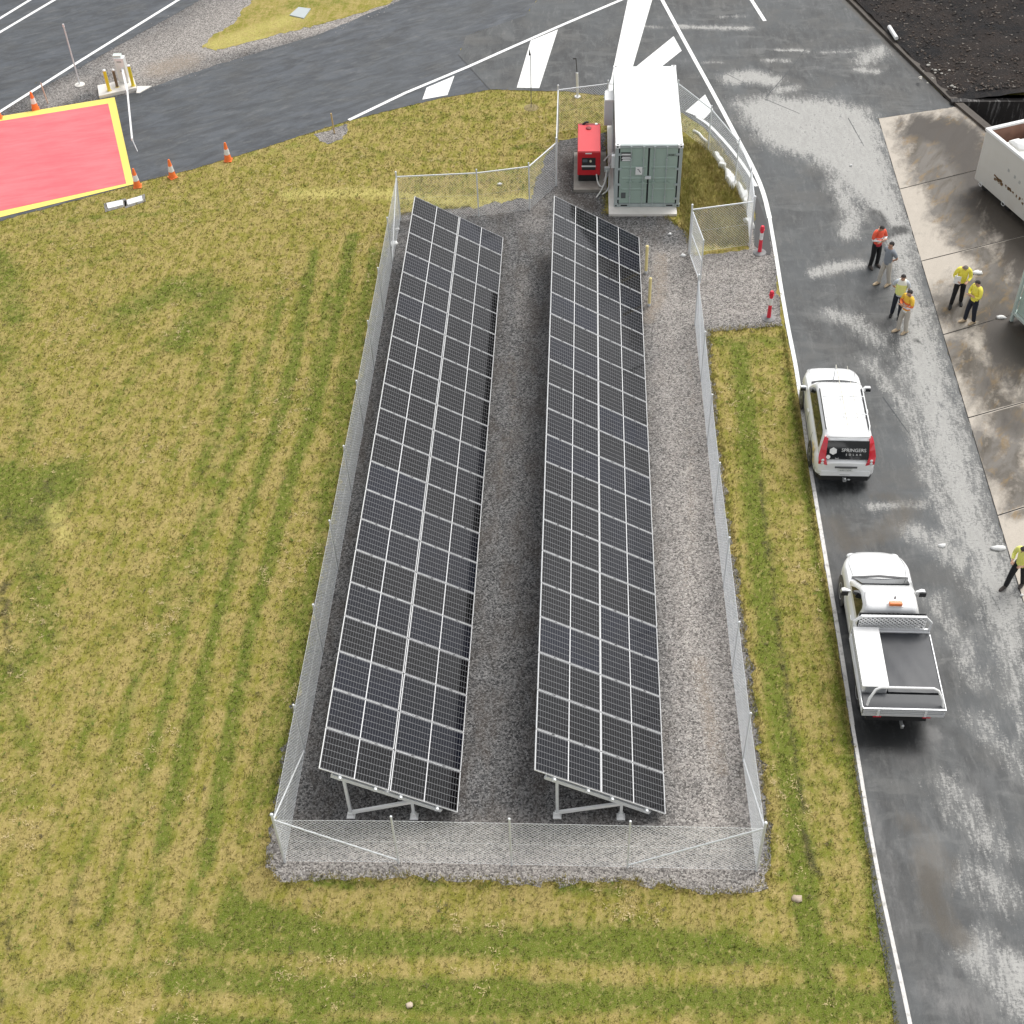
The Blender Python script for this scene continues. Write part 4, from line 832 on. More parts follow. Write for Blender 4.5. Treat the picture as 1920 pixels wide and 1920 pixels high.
# pit lids
def lid(px, label, m_, zz=.05):
    b = MB(); b.prism(spots(px), 0, zz); return tag(b.build('access_cover', m_, bevel=.01), label, 'access cover')
for q, lb in (([(200,383),(230,377),(232,386),(203,393)], 'left of two white access covers in the lawn below the red pad'), ([(238,377),(266,369),(268,378),(240,386)], 'right of two white access covers in the lawn below the red pad')):
    lid(q, lb, mat('lid_white', (.80,.80,.79), .6, var=.03), .06)
    c = spots(q); cx = sum(p[0] for p in c)/4; cy = sum(p[1] for p in c)/4
    b = MB(); b.prism([(cx+(p[0]-cx)*1.35, cy+(p[1]-cy)*1.6) for p in c], 0, .012); tag(b.build('lid_surround', mat('grey_mortar', (.22,.21,.20), .9, var=.2, scale=8)), kind='structure')
lid([(543,30),(560,15),(583,18),(570,36)], 'grey drain cover in the grass wedge between the roads', mat('lid_grey', (.42,.46,.46), .7, var=.04), .06)

# concrete spill lumps along the kerb
M_SPILL = mat('white_spill', (.80,.80,.78), .85, var=.05, scale=5)
spill = [([(1336,286),(1345,287),(1352,300),(1358,306),(1350,310),(1342,300)], 'white concrete lump farthest along the kerb, small wedge'), ([(1345,309),(1362,310),(1360,315),(1347,313)], 'thin flat white concrete fragment between kerb lumps'),
 ([(1358,316),(1367,320),(1378,334),(1381,345),(1375,356),(1366,346),(1360,336)], 'largest white concrete lump beside the fence post on the kerb'), ([(1382,342),(1390,352),(1396,364),(1402,362),(1402,374),(1392,374),(1386,362)], 'white concrete lump against the fence near its corner'),
 ([(1393,375),(1402,375),(1401,384),(1394,384)], 'small square white concrete lump under the fence rail'), ([(1392,412),(1408,411),(1412,420),(1414,427),(1405,428)], 'white triangular slab at the fence corner inside the yard')]
for q, lb in spill:
    pts = spots(q, .05); cx = sum(p[0] for p in pts)/len(pts); cy = sum(p[1] for p in pts)/len(pts)
    b = MB(); n = len(pts); d = dense(list(pts)+[pts[0]], .12)[:-1]; d = [(x+random.uniform(-.02,.02), y+random.uniform(-.02,.02)) for x, y in d]
    b.rings([[(x, y, .0) for x, y in d], [(cx+(x-cx)*.97, cy+(y-cy)*.97, .13) for x, y in d], [(cx+(x-cx)*.7, cy+(y-cy)*.7, .19+random.uniform(0,.02)) for x, y in d]])
    tag(b.build('concrete_lump', M_SPILL, smooth=50), lb, 'concrete lump')
b = MB(); b.tube([(*p, .06) for p in dense(spots([(1300,247),(1310,252),(1318,262),(1328,270)]), .2)], .05, 6); tag(b.build('concrete_strip', M_SPILL, smooth=True), 'thin pale concrete strip behind the container at the kerb', 'concrete strip')
# litter
def litter(px, label, col=(.82,.82,.80), s=.1, z=.03, cat='litter', asp=.6):
    p = spot(*px); b = MB(); b.blob((p[0], p[1], z+.02), s, s*asp, .03+s*.25, 0, 9, 5, .25); tag(b.build('litter', mat('litter_white' if col[0] > .6 else 'litter_%d' % int(col[0]*100), col, .7), smooth=True), label, cat)
litter((739,459), 'crumpled white bag on the gravel inside the left fence', s=.17, asp=1.1); litter((745,432), 'smaller white scrap behind the bag by the left fence', s=.09)
litter((937,347), 'pale green and white scrap on the lawn behind the back fence', (.70,.80,.62), .10); litter((1281,481), 'white scrap on the gravel beside the gate post', s=.11); litter((1256,441), 'small white scrap on gravel in front of the container', s=.07)
litter((1877,597), 'white paper on the concrete apron at the slab joint', s=.17, asp=.4); litter((1832,513), 'white paper lying behind the heads of two men in yellow', s=.2, asp=.5, z=.02)
litter((1872,1030), 'white crumpled scraps at the apron edge', s=.22, asp=.35); litter((1766,1025), 'pale scrap in the middle of the road', (.72,.72,.70), .12); litter((1595,312), 'small white scrap on the dry road patch', s=.06)
litter((1494,1686), 'pale rock on the grass beyond the near fence corner', (.45,.36,.27), .14, .0, 'rock', .8); litter((768,1886), 'pale stone in the lawn at the bottom', (.55,.45,.34), .08, .0, 'rock', .9)
litter((1915,1118), 'white scrap behind the striding man', s=.05)

# ------------------------------------------------------------------ skips on the apron
M_SKIP = mat('skip_cream', (.62,.60,.55), .6, var=.06, scale=1.2, dirt=.25, dirtcol=(.50,.42,.30))
M_RUST = mat('rust', (.16,.09,.035), .9, var=.4, scale=12)
c0 = np.array(spot(1827,335,.3)[:2]); dd = np.array([.378,-.926]); ee = np.array([.926,.378])
ang = math.atan2(dd[1], dd[0])
SK = thing('waste_skip', 'large cream open skip full of white rubbish at the edge of the apron', 'skip', (c0[0], c0[1], 0), ang)
# local frame: +X runs along the skip away from the far end, +Y to the far (kerb) side
Ls, Ws, z0, z1 = 6.4, 2.35, .32, 2.42
m = MB(); m.box(0, Ls, -.0, .06, z0, z1-.1); m.build('side_wall', M_SKIP, SK); m = MB(); m.box(0, Ls, Ws-.06, Ws, z0, z1-.1); m.build('side_wall', M_SKIP, SK)
m = MB(); m.box(-.0, .06, .06, Ws-.06, z0, z1-.1); m.build('end_wall', M_SKIP, SK); m = MB(); m.box(Ls-.06, Ls, .06, Ws-.06, z0, z1-.1); m.build('end_wall', M_SKIP, SK)
m = MB(); m.box(.06, Ls-.06, .06, Ws-.06, z0, z0+.06); m.build('floor', mat('skip_inside', (.20,.11,.07), .8, var=.4, scale=3), SK)
m = MB(); m.box(.06, Ls-.06, Ws-.075, Ws-.061, z0+.06, z1-.1); m.box(.061, .075, .08, Ws-.08, z0+.06, z1-.1); m.build('lining', mat('skip_inside2', (.26,.14,.10), .8, var=.5, scale=3), SK)
m = MB(); m.box(-.04, Ls+.04, -.04, .10, z1-.1, z1); m.box(-.04, Ls+.04, Ws-.10, Ws+.04, z1-.1, z1); m.box(-.04, .10, .10, Ws-.10, z1-.1, z1); m.box(Ls-.10, Ls+.04, .10, Ws-.10, z1-.1, z1); m.build('top_rim', M_WHITE, SK, bevel=.02)
for k in range(3):
    m = MB(); m.lathe((.45+k*1.45, .2, .16), [(.06,-.03),(.15,-.03),(.16,0),(.15,.03),(.06,.03)], 16, ax='y'); m.build('castor', M_BLACK, SK)
    m = MB(); m.tube([(.42+k*1.45+.09*math.cos(t), -.02, .30-.0+.07*math.sin(t)) for t in np.linspace(0, 2*PI, 12)], .012, 5); m.build('tie_ring', M_GALV, SK)
rb = MB()
for k in range(60):
    x = 1.1+random.random()**1.5*3.6; rb.cbox((x+random.uniform(-.2,.2), -.006, .98+random.gauss(0,.05)-.02), random.uniform(.02,.14), .010, random.uniform(.02,.10), 0)
tag(rb.build('rust_specks', M_RUST, SK), kind='stuff')
for k, (x, h) in enumerate(((1.7,1.6),(2.1,1.55),(2.4,1.5),(2.9,1.45),(3.2,1.4))):
    b = MB(); b.box(x-.05, x+.05, -.008, .0, h-.06, h+.05); b.build('faded_letter', mat('faded_grey', (.40,.40,.38), .8), SK)
rub = MB()
for k in range(40): rub.blob((random.uniform(.9,6.), random.uniform(.3,Ws-.3), random.uniform(1.75,2.3)), random.uniform(.2,.5), random.uniform(.2,.4), random.uniform(.12,.3), 0, 8, 5, .2)
rub.box(.5, 6.2, .12, Ws-.12, .5, 1.95)
tag(rub.build('rubbish_pile', mat('white_rubbish', (.80,.80,.78), .8, var=.06), off=(0,0,0), smooth=30), 'white rubbish bags heaped inside the cream skip', 'rubbish', None, 'stuff')
ro = bpy.data.objects['rubbish_pile']; ro.location = SK.location; ro.rotation_euler = SK.rotation_euler
# pale green frame container at the right edge
M_PG = mat('pale_green_steel', (.44,.56,.50), .5, var=.05, dirt=.2, dirtcol=(.50,.50,.46)); M_PG2 = mat('pale_green_frame', (.52,.60,.56), .5, var=.05)
c1 = spot(1896,602); GS = thing('green_container', 'pale green steel container with tubular frame, cut by the right edge', 'container', (c1[0], c1[1], 0), ang)
h = 2.45
m = MB(); m.box(.08, 5.9, .05, 2.2, .42, h-.06); m.build('body', M_PG, GS)
for x in (0, 5.95):
    for y in (0, 2.3): m = MB(); m.box(x-.05, x+.05, y-.05, y+.05, 0, h); m.build('corner_post', M_PG2, GS, bevel=.01)
for z in (.36, h-.05):
    for y in (0, 2.3): m = MB(); m.box(.05, 5.9, y-.05, y+.05, z-.05, z+.05); m.build('rail', M_PG2, GS, bevel=.01)
    for x in (0, 5.95): m = MB(); m.box(x-.05, x+.05, .05, 2.25, z-.05, z+.05); m.build('rail', M_PG2, GS, bevel=.01)
m = MB(); m.bar((0,.05,.9),(0,2.25,.9), .08, .06); m.build('rail', M_PG2, GS)

# ------------------------------------------------------------------ vehicles
def rr(yr, yf, hw, r, z, n=10, tr=1.):
    """rounded rectangle ring, rear yr to front yf, half width hw"""
    pts = []
    for cx, cy, a0 in ((hw-r, yf-r, 0), (-hw+r, yf-r, PI/2), (-hw+r, yr+r, PI), (hw-r, yr+r, 1.5*PI)):
        for k in range(n): a = a0+PI/2*k/(n-1); pts.append((cx+r*math.cos(a), cy+r*math.sin(a), z))
    return pts
M_CAR = mat('white_car_paint', (.84,.845,.84), .22, var=.01, coat=.8)
M_CARG = mat('panel_gap', (.10,.10,.10), .6); M_TAIL = mat('tail_light_red', (.60,.01,.03), .15, coat=.8); M_RIM = mat('wheel_rim', (.70,.71,.72), .35, .4)
M_SGL = mat('windscreen_glass', (.02,.024,.026), .08, spec=.3)
M_CHR = mat('light_lens', (.75,.76,.76), .15)
def car_lower(L_r, L_f, hw, zs, hood, rear_z, n=48, taper_f=.34, taper_r=.10, beltline=None):
    """body below the glass as cross sections from rear to front; hood(y) gives deck height"""
    R = []
    for i in range(n+1):
        t = i/n; y = L_r+(L_f-L_r)*t
        ef = max(0, (y-(L_f-.75))/.75); er = max(0, ((L_r+.45)-y)/.45)
        w = hw*(1-taper_f*ef**2.0)*(1-taper_r*er**2.4); zt = hood(y); zb_ = zs+.05*ef**2+.10*er**2
        zm = zb_+(zt-zb_)*.45; rnd = .10
        half = [(w*.90, zb_), (w*.985, zb_+.08), (w, zm), (w*.995, zt-.24), (w*.965, zt-.12), (w*.91, zt-.045), (w*.80, zt-.012), (w*.5, zt+.006), (w*.2, zt+.012)]
        ring = [(x, y, z) for x, z in half]+[(-x, y, z) for x, z in half[::-1]]
        R.append(ring)
    # close the ends gently
    def shrink(ring, dy, f, zc): return [(x*f, y+dy, zc+(z-zc)*f) for x, y, z in ring]
    R = [shrink(R[0], -.035, .90, .6)]+R+[shrink(R[-1], .05, .88, .6)]
    return R
def wheel(root, x, y, r=.35, w=.22, side=1):
    xc = x-side*w/2
    m = MB(); m.lathe((xc, y, r), [(r*.55,-w/2),(r*.93,-w/2),(r,-w/2+.03),(r,w/2-.03),(r*.93,w/2),(r*.55,w/2)], 28, ax='x'); ty = m.build('wheel', M_BLACK, root, smooth=40)
    m = MB(); m.lathe((xc+side*(w/2-.02), y, r), [(r*.62,-.03),(r*.62,.03),(r*.5,.015),(r*.2,.02),(r*.1,.03)] if side > 0 else [(r*.1,-.03),(r*.2,-.02),(r*.5,-.015),(r*.62,-.03),(r*.62,.03)], 24, ax='x'); m.build('rim', M_RIM, ty, smooth=30)
    m = MB(); m.lathe((x-side*.010, y, r+.02), [(r*1.17,-.015),(r*1.17,.015)], 28, ax='x'); m.build('wheel_arch_shade', M_DARKM, root)  # dark disc stands in for the shade inside the arch
def pane(name, pts, m, root, th=.012):
    """thin panel from an outline that already lies on the body surface"""
    P = [Vector(p) for p in pts]; nrm = Vector((0,0,0)); c = sum(P, Vector())/len(P)
    for i in range(len(P)): nrm += (P[i]-c).cross(P[(i+1) % len(P)]-c)
    nrm.normalize()
    if nrm.dot(c-Vector((0, c.y*.3, .6))) < 0: nrm = -nrm
    b = MB(); n = len(P); b.add([p+nrm*th for p in P]+[p-nrm*.02 for p in P], [tuple(range(n)), tuple(range(2*n-1, n-1, -1))]+[(i, (i+1) % n, n+(i+1) % n, n+i) for i in range(n)])
    return b.build(name, m, root)

# --- white SUV (local +Y is its front)
SV = thing('suv', 'white station wagon with roof rails and black rear window lettering', 'car', (7.88, 31.18, .016), math.radians(-1.0))
def hood_s(y): return float(np.interp(y, [-2.31,-2.24,-2.0,0.9,1.2,1.7,2.05,2.22,2.32], [.88,1.0,1.05,1.08,1.07,1.0,.92,.80,.66]))
m = MB(); m.rings(car_lower(-2.27, 2.27, .885, .30, hood_s, 1.0)); 
zz = [(1.00,-2.22,1.22,.80,.30),(1.10,-2.20,1.14,.795,.28),(1.30,-2.12,.93,.755,.24),(1.50,-2.02,.70,.705,.22),(1.60,-1.95,.55,.675,.20),(1.655,-1.86,.42,.63,.18),(1.685,-1.72,.30,.56,.16),(1.70,-1.5,.1,.42,.15)]
m.rings([rr(a, b, c, d, z) for z, a, b, c, d in zz], cap0=False); body = m.build('body', M_CAR, SV, smooth=38)
def gh(z):
    Z = [q[0] for q in zz]; return [float(np.interp(z, Z, [q[i] for q in zz])) for i in (1, 2, 3)]
def side_pt(y, z, sx): return (sx*(gh(z)[2]+.003), y, z)
for sx in (-1, 1):
    pane('side_window', [side_pt(.86,1.13,sx), side_pt(.60,1.38,sx), side_pt(.42,1.50,sx), side_pt(.28,1.545,sx), side_pt(-1.55,1.545,sx), side_pt(-1.66,1.50,sx), side_pt(-1.86,1.18,sx), side_pt(-1.84,1.13,sx)], M_GLASS, SV, .004)
    for ya in (-.10, -1.05):
        b = MB(); b.bar(side_pt(ya,1.13,sx), side_pt(ya-.02,1.54,sx), .05, .014, up=(sx,0,0)); b.build('pillar', M_DARKM, SV)
    b = MB(); b.tube([(sx*.60,.18,1.70),(sx*.62,.10,1.765),(sx*.62,-1.62,1.765),(sx*.60,-1.74,1.70)], .019, 8); b.build('roof_rail', M_CAR, SV, smooth=60)
    b = MB(); b.box(min(sx*.585,sx*.645), max(sx*.585,sx*.645), -1.66, .16, 1.672, 1.690); b.build('rail_shadow', M_DARKM, SV)  # dark strip painting the shadow line below the roof rail
    b = MB(); b.rings([[(sx*(.86+.02*k)+.0, .92+dy, 1.06+dz) for dy, dz in ((-.05,-.03),(.03,-.03),(.05,.02),(-.03,.05))] if k == 0 else [(sx*(.86+.05*k), .90+dy*1.6, 1.08+dz*1.6) for dy, dz in ((-.05,-.04),(.04,-.04),(.05,.03),(-.04,.06))] for k in (0,1,3,4)]); b.build('mirror', M_CAR, SV, smooth=50)
    b = MB(); b.box(min(sx*.9,sx*1.06), max(sx*.9,sx*1.06), .80, .818, 1.04, 1.14); b.build('mirror_glass', M_GLASS, SV)
    # tall tail lamps wrapped on the rear pillar
    q = [(1.62,-1.96),(1.50,-2.05),(1.30,-2.14),(1.10,-2.22),(.98,-2.285),(.86,-2.29)]
    b = MB(); V = []
    for i, (z, y) in enumerate(q):
        w = gh(max(z,1.0))[2]; wi = .10+.05*i; V += [(sx*(w-.01), y+.10+.02*i, z), (sx*(w+.02-.02*(i>3)), y+.03, z), (sx*(w-wi*.72), y-.02, z)]
    b.add(V, [(3*i+j, 3*i+j+1, 3*i+4+j, 3*i+3+j) for i in range(len(q)-1) for j in range(2)]); tl_ = b.build('tail_light', M_TAIL, SV)
    sm = tl_.modifiers.new('thick', 'SOLIDIFY'); sm.thickness = .03; sm.offset = 0
    b = MB(); b.blob((sx*.70,-2.285,1.02), .045, .02, .05); b.blob((sx*.705,-2.305,.92), .045, .02, .06); b.build('reverse_lamp', M_CHR, tl_, smooth=True)
for yb in (-.30, -1.10):
    b = MB(); b.tube([(-.61,yb,1.775),(-.3,yb,1.79),(.3,yb,1.79),(.61,yb,1.775)], .018, 8); b.build('roof_bar', M_CAR, SV)
pane('windscreen', [(-.62,1.10,1.13),(.62,1.10,1.13),(.55,.70,1.49),(-.55,.70,1.49)], M_SGL, SV, .012)
b = MB(); q = [(x, 1.30-.22*abs(x)**2.2) for x in np.linspace(-.70, .70, 15)]; b.rings([[(x, y-.17+.06*abs(x), 1.092), (x, y-.17+.06*abs(x), 1.099), (x, y, 1.092), (x, y, 1.086)] for x, y in q]); b.build('wiper_cowl', M_DARKM, SV)
rw_ = pane('rear_window', [(-.64,-2.245,1.03),(.64,-2.245,1.03),(.60,-2.03,1.56),(-.60,-2.03,1.56)], M_GLASS, SV, .016)
sl = math.atan2(.53, .215)      # tilt of the rear glass
def on_glass(x, t, lift=.022):   # t 0 bottom..1 top of the glass
    y = -2.245+.215*t; z = 1.03+.53*t; return (x, y-lift*math.sin(sl), z+lift*math.cos(sl))
text('lettering', 'SPRINGERS', .145, on_glass(.17,.50), (sl,0,0), M_WHITE, rw_, .001, sx=1.0)
text('lettering', 'S  O  L  A  R', .085, on_glass(.17,.26), (sl,0,0), M_WHITE, rw_, .001)
def disc(name, x, t, r, n, m_, par, rot=0):
    b = MB(); c = Vector(on_glass(x, t)); u = Vector((1,0,0)); v = Vector((0, math.cos(sl), math.sin(sl))); nn = u.cross(v)
    V = [c+u*r*math.cos(2*PI*k/n+rot)+v*r*math.sin(2*PI*k/n+rot) for k in range(n)]
    b.add(V+[p-nn*.004 for p in V], [tuple(range(n)), tuple(range(2*n-1,n-1,-1))]+[(i,(i+1)%n,n+(i+1)%n,n+i) for i in range(n)]); return b.build(name, m_, par)
disc('hexagon_logo', -.42, .45, .115, 6, M_WHITE, rw_, PI/6); disc('round_sticker', -.55, .13, .062, 16, M_WHITE, rw_)
text('small_sticker', '2wd', .06, on_glass(-.30,.05), (sl,0,0), M_WHITE, rw_, .001)
b = MB(); b.bar((-.32,-2.325,.78),(.32,-2.325,.78), .03, .045); b.build('handle_strip', M_CARG, SV)
b = MB(); b.box(-.19,.19,-2.335,-2.32,.62,.73); np_ = b.build('number_plate', mat('plate_white', (.70,.71,.68), .5), SV)
text('plate_characters', '642.TZM', .085, (0,-2.337,.675), (PI/2,0,0), mat('plate_ink', (.25,.26,.28), .6), np_, .001)
b = MB(); b.rings([[(x, y-.02 if k == 0 else y, z) for x, y in ((-.86,-1.95),(-.84,-2.16),(-.70,-2.33),(.70,-2.33),(.84,-2.16),(.86,-1.95))] for k, z in ((0,.46),(1,.62))], cap0=True); b.build('rear_bumper', M_CAR, SV, smooth=30)
b = MB(); b.rings([[(x, y, z) for x, y in ((-.82,-1.9),(-.80,-2.18),(-.68,-2.34),(.68,-2.34),(.80,-2.18),(.82,-1.9))] for z in (.27,.46)]); b.build('lower_bumper', M_BLACK, SV)
b = MB(); b.box(-.05,.05,-2.48,-2.3,.34,.40); b.blob((.0,-2.47,.44), .04,.04,.04); b.blob((.12,-2.42,.38), .05,.03,.03); b.build('tow_bar', mat('steel_dull', (.42,.43,.43), .4, .6), SV, smooth=40)
for x_, k in ((-.05,0),(.28,1)):
    b = MB(); b.tube([(x_,1.15 if k == 0 else 1.1,1.80),(x_+.02,-.4,1.82),(x_+.03,-1.62,1.80)], .014 if k == 0 else .009, 6); b.build('antenna' if k == 0 else 'cable', mat('pale_wire', (.55,.53,.45), .5), SV)
b = MB(); b.tube([(-.05,1.14,1.1),(-.05,1.15,1.8)], .015, 6); b.build('antenna_mount', M_CAR, SV)
b = MB(); 
for z, y, s in ((.92,-1.45,.10),(.84,-1.62,.13),(.75,-1.75,.12),(.98,-1.7,.09),(.62,-1.85,.10)): b.box(-.897,-.888, y-s, y+s*.7, z-s*.5, z+s*.5)
b.build('side_decal', mat('decal_gold', (.66,.52,.22), .5, var=.3, scale=6), SV)
for sx in (-1, 1):
    wheel(SV, sx*.905, 1.32, .345, .21, sx); wheel(SV, sx*.905, -1.30, .345, .21, sx)
    b = MB(); b.blob((sx*.55,2.20,.68), .15,.10,.06); b.build('headlight', M_CHR, SV, smooth=True)

for sx in (-1, 1):
    for y_ in (.95, -.08, -1.02):
        b = MB(); b.tube([(sx*.888,y_,.42),(sx*.8895,y_,.75),(sx*.872,y_-.02,1.0)], .005, 4); b.build('door_gap', M_CARG, SV)
    b = MB(); b.bar((sx*.893,.10,.93),(sx*.893,-.05+.0,.93), .02, .03); b.build('door_handle', M_CHR, SV)
b = MB(); b.tube([(-.66,1.38,1.075),(-.70,1.8,1.01),(-.64,2.16,.87)], .005, 4); b.tube([(.66,1.38,1.075),(.70,1.8,1.01),(.64,2.16,.87)], .005, 4); b.build('bonnet_gap', M_CARG, SV)
b = MB(); b.tube([(-.60,-1.93,1.618),(0,-1.97,1.622),(.60,-1.93,1.618)], .006, 4); b.build('tailgate_gap', M_CARG, SV)
b = MB(); b.tube([(-.78,-2.315,.50),(0,-2.345,.50),(.78,-2.315,.50)], .008, 4); b.build('bumper_crease', M_CARG, SV)

# --- white tray-back utility
UT = thing('utility_truck', 'white single cab utility truck with black covered tray and toolbox', 'truck', (8.05, 22.64, .016), math.radians(-.6))
def hood_u(y): return float(np.interp(y, [-.35,1.0,1.55,2.0,2.5,2.72,2.82], [1.06,1.08,1.11,1.08,.99,.88,.74]))
m = MB(); m.rings(car_lower(-.10, 2.76, .90, .36, hood_u, 1.0, 40, .36, .02))
zu = [(1.02,-.08,1.62,.82,.16),(1.14,-.07,1.52,.80,.16),(1.34,-.05,1.22,.755,.16),(1.54,-.02,.94,.705,.16),(1.66,.01,.76,.67,.16),(1.715,.08,.66,.62,.15),(1.745,.18,.54,.52,.14),(1.755,.26,.4,.35,.07)]
m.rings([rr(a, b, c, d, z) for z, a, b, c, d in zu], cap0=False); m.build('cab', M_CAR, UT, smooth=38)
def ghu(z): return float(np.interp(z, [q[0] for q in zu], [q[3] for q in zu]))
for sx in (-1, 1):
    P_ = lambda y, z: (sx*(ghu(z)+.003), y, z)
    pane('side_window', [P_(1.24,1.16), P_(1.02,1.36), P_(.82,1.50), P_(.66,1.575), P_(.26,1.575), P_(.17,1.50), P_(.15,1.16)], M_GLASS, UT, .004)
    b = MB(); b.rings([[(sx*x, 1.05+dy*s, 1.16+dz*s) for dy, dz in ((-.05,-.05),(.05,-.05),(.06,.05),(-.04,.07))] for x, s in ((.84,.5),(.92,.9),(1.0,1.3),(1.08,1.1))]); b.build('mirror', M_CAR, UT, smooth=50)
    b = MB(); b.box(min(sx*.92,sx*1.1), max(sx*.92,sx*1.1), .955, .97, 1.09, 1.25); b.build('mirror_glass', M_DARKM, UT)
    b = MB(); b.bar((sx*.895,.25,.92),(sx*.895,.43,.92), .02, .035); b.build('door_handle', M_CHR, UT)
    b = MB(); b.tube([(sx*.905,.12,.5),(sx*.905,.12,1.05)], .004, 4); b.build('door_gap', M_CARG, UT)
    b = MB(); b.tube([(sx*.62,.56,1.735),(sx*.655,.4,1.722),(sx*.655,.08,1.70)], .006, 4); b.build('roof_ditch', M_CARG, UT)
    b = MB(); b.blob((sx*.56,2.66,.80), .15,.10,.06); b.build('headlight', M_CHR, UT, smooth=True)
    wheel(UT, sx*.90, 1.76, .37, .24, sx); wheel(UT, sx*.88, -1.60, .37, .24, sx)
    b = MB(); b.cbox((sx*.80,-.12,1.20), .07, .06, .10); b.build('marker_lamp', M_DARKM, UT)
pane('windscreen', [(-.70,1.50,1.17),(.70,1.50,1.17),(.61,.99,1.54),(-.61,.99,1.54)], M_SGL, UT, .012)
b = MB(); b.bar((-.74,1.58,1.118),(0,1.64,1.124), .07, .02); b.bar((0,1.64,1.124),(.74,1.58,1.118), .07, .02); b.build('wiper_cowl', M_DARKM, UT)
b = MB(); b.cbox((.10,.32,1.78), .035, .05, .045); b.build('roof_aerial', M_CARG, UT)
b = MB(); b.box(-.10,.24,.02,.14,1.775,1.865); b.build('beacon_light', mat('beacon_amber', (.72,.20,.05), .3, var=.1, coat=.5), UT, bevel=.025)
b = MB(); b.box(-.12,.26,.01,.15,1.75,1.776); b.build('beacon_base', M_WHITE, UT)
b = MB(); b.tube([(-.70,1.66,1.115),(-.74,2.1,1.065),(-.66,2.55,.95)], .005, 4); b.tube([(.70,1.66,1.115),(.74,2.1,1.065),(.66,2.55,.95)], .005, 4); b.build('bonnet_gap', M_CARG, UT)
# tray
M_TUB = mat('tray_aluminium', (.74,.75,.76), .45, .3, var=.06, scale=5); M_COV = mat('tonneau_black', (.028,.031,.037), .45, var=.2, scale=2.2, bump=.15, bscale=5)
b = MB(); b.box(-.99,.99,-2.70,-.30,.80,.88); b.build('tray_floor', M_TUB, UT)
for sx in (-1, 1):
    b = MB(); b.box(min(sx*.985,sx*1.01), max(sx*.985,sx*1.01), -2.68,-.32,.86,1.10)
    for z in (.91,.98,1.05): b.box(min(sx*1.0,sx*1.02), max(sx*1.0,sx*1.02), -2.67,-.33,z-.012,z+.012)
    b.build('side_gate', M_TUB, UT)
    b = MB(); b.box(min(sx*.80,sx*.99), max(sx*.80,sx*.99), -2.15,-1.10,.70,.74); b.build('mudguard', M_DARKM, UT)
b = MB(); b.box(-1.0,1.0,-2.71,-2.68,.88,1.10,1)
for z in (.92,.985,1.05): b.box(-.99,.99,-2.73,-2.71,z-.018,z+.018)
b.box(-1.0,1.0,-2.73,-2.66,1.10,1.125); b.build('tail_gate', [M_TUB, mat('gate_shadow_grey', (.16,.165,.17), .6)], UT)
for x in (-.62,.52):
    b = MB(); b.box(x-.03,x+.03,-2.75,-2.73,.86,1.08); b.build('gate_latch', M_CHR, UT)
# headboard with expanded mesh
b = MB()
for x in (-.97,.97): b.bar((x,-.26,.86),(x,-.26,1.50), .05,.05)
b.bar((-.97,-.26,1.50),(-.80,-.26,1.70), .05,.05); b.bar((.97,-.26,1.50),(.80,-.26,1.70), .05,.05); b.bar((-.82,-.26,1.70),(.82,-.26,1.70), .06,.05); b.bar((-.97,-.26,1.18),(.97,-.26,1.18), .05,.12); b.bar((-.99,-.28,1.05),(.99,-.28,1.05), .06,.2)
b.build('headboard', M_ALU, UT)
b = MB(); nn_ = 15
for i in range(-6, 22):
    for sg in (1, -1):
        xa = -.86+i*.115; za, zb2 = 1.24, 1.68; dx = (zb2-za)*1.1*sg; xs, xe = xa, xa+dx
        t0, t1 = 0., 1.
        lo, hi = (xs, xe) if dx > 0 else (xe, xs)
        if hi < -.84 or lo > .84: continue
        for lim in (-.84, .84):
            t = (lim-xs)/dx
            if (lim < 0) == (dx > 0): t0 = max(t0, t)
            else: t1 = min(t1, t)
        if t1-t0 < .05: continue
        b.bar((xs+dx*t0,-.255,za+(zb2-za)*t0),(xs+dx*t1,-.255,za+(zb2-za)*t1), .018,.022, up=(0,1,0))
b.build('headboard_mesh', M_ALU, UT); b = MB(); b.box(-.84,.84,-.125,-.12,1.24,1.68); b.build('rear_cab_window', M_GLASS, UT)
b = MB(); b.box(-.97,-.36,-2.20,-.34,.90,1.32); tb = b.build('toolbox', mat('white_toolbox', (.80,.80,.79), .4, var=.03), UT, bevel=.02)
b = MB(); b.box(-.99,-.34,-2.22,-.32,1.32,1.355); b.build('lid', mat('white_toolbox_lid', (.84,.84,.83), .35, var=.02), tb, bevel=.01)
b = MB()
for k in range(24): b.box(-.995,-.972, -2.1+k*.07, -2.07+k*.07, 1.0, 1.26)
b.build('tread_plate', M_TUB, tb)
b = MB(); b.box(-.9,-.4,-2.225,-2.20,.98,1.30); b.build('end_plate', mat('chequer_grey', (.40,.41,.42), .5, .3, var=.3, scale=30), tb)
b = MB(); V = []; nxx, nyy = 12, 14
for j in range(nyy+1):
    for i in range(nxx+1):
        x = -.33+1.28*i/nxx; y = -2.22+1.88*j/nyy; V.append((x, y, 1.145+.03*math.sin(i*PI/nxx)*math.sin(j*PI/nyy)+.006*math.sin(i*1.3+j*.7)+random.uniform(-.002,.002)))
b.add(V, [(j*(nxx+1)+i, j*(nxx+1)+i+1, (j+1)*(nxx+1)+i+1, (j+1)*(nxx+1)+i) for j in range(nyy) for i in range(nxx)]); b.box(-.33,.95,-2.22,-.34,1.0,1.10); b.build('tray_cover', M_COV, UT, smooth=40)
b = MB(); b.box(-.99,.99,-2.69,-2.26,1.09,1.13); b.build('rear_cover', M_COV, UT, bevel=.015)
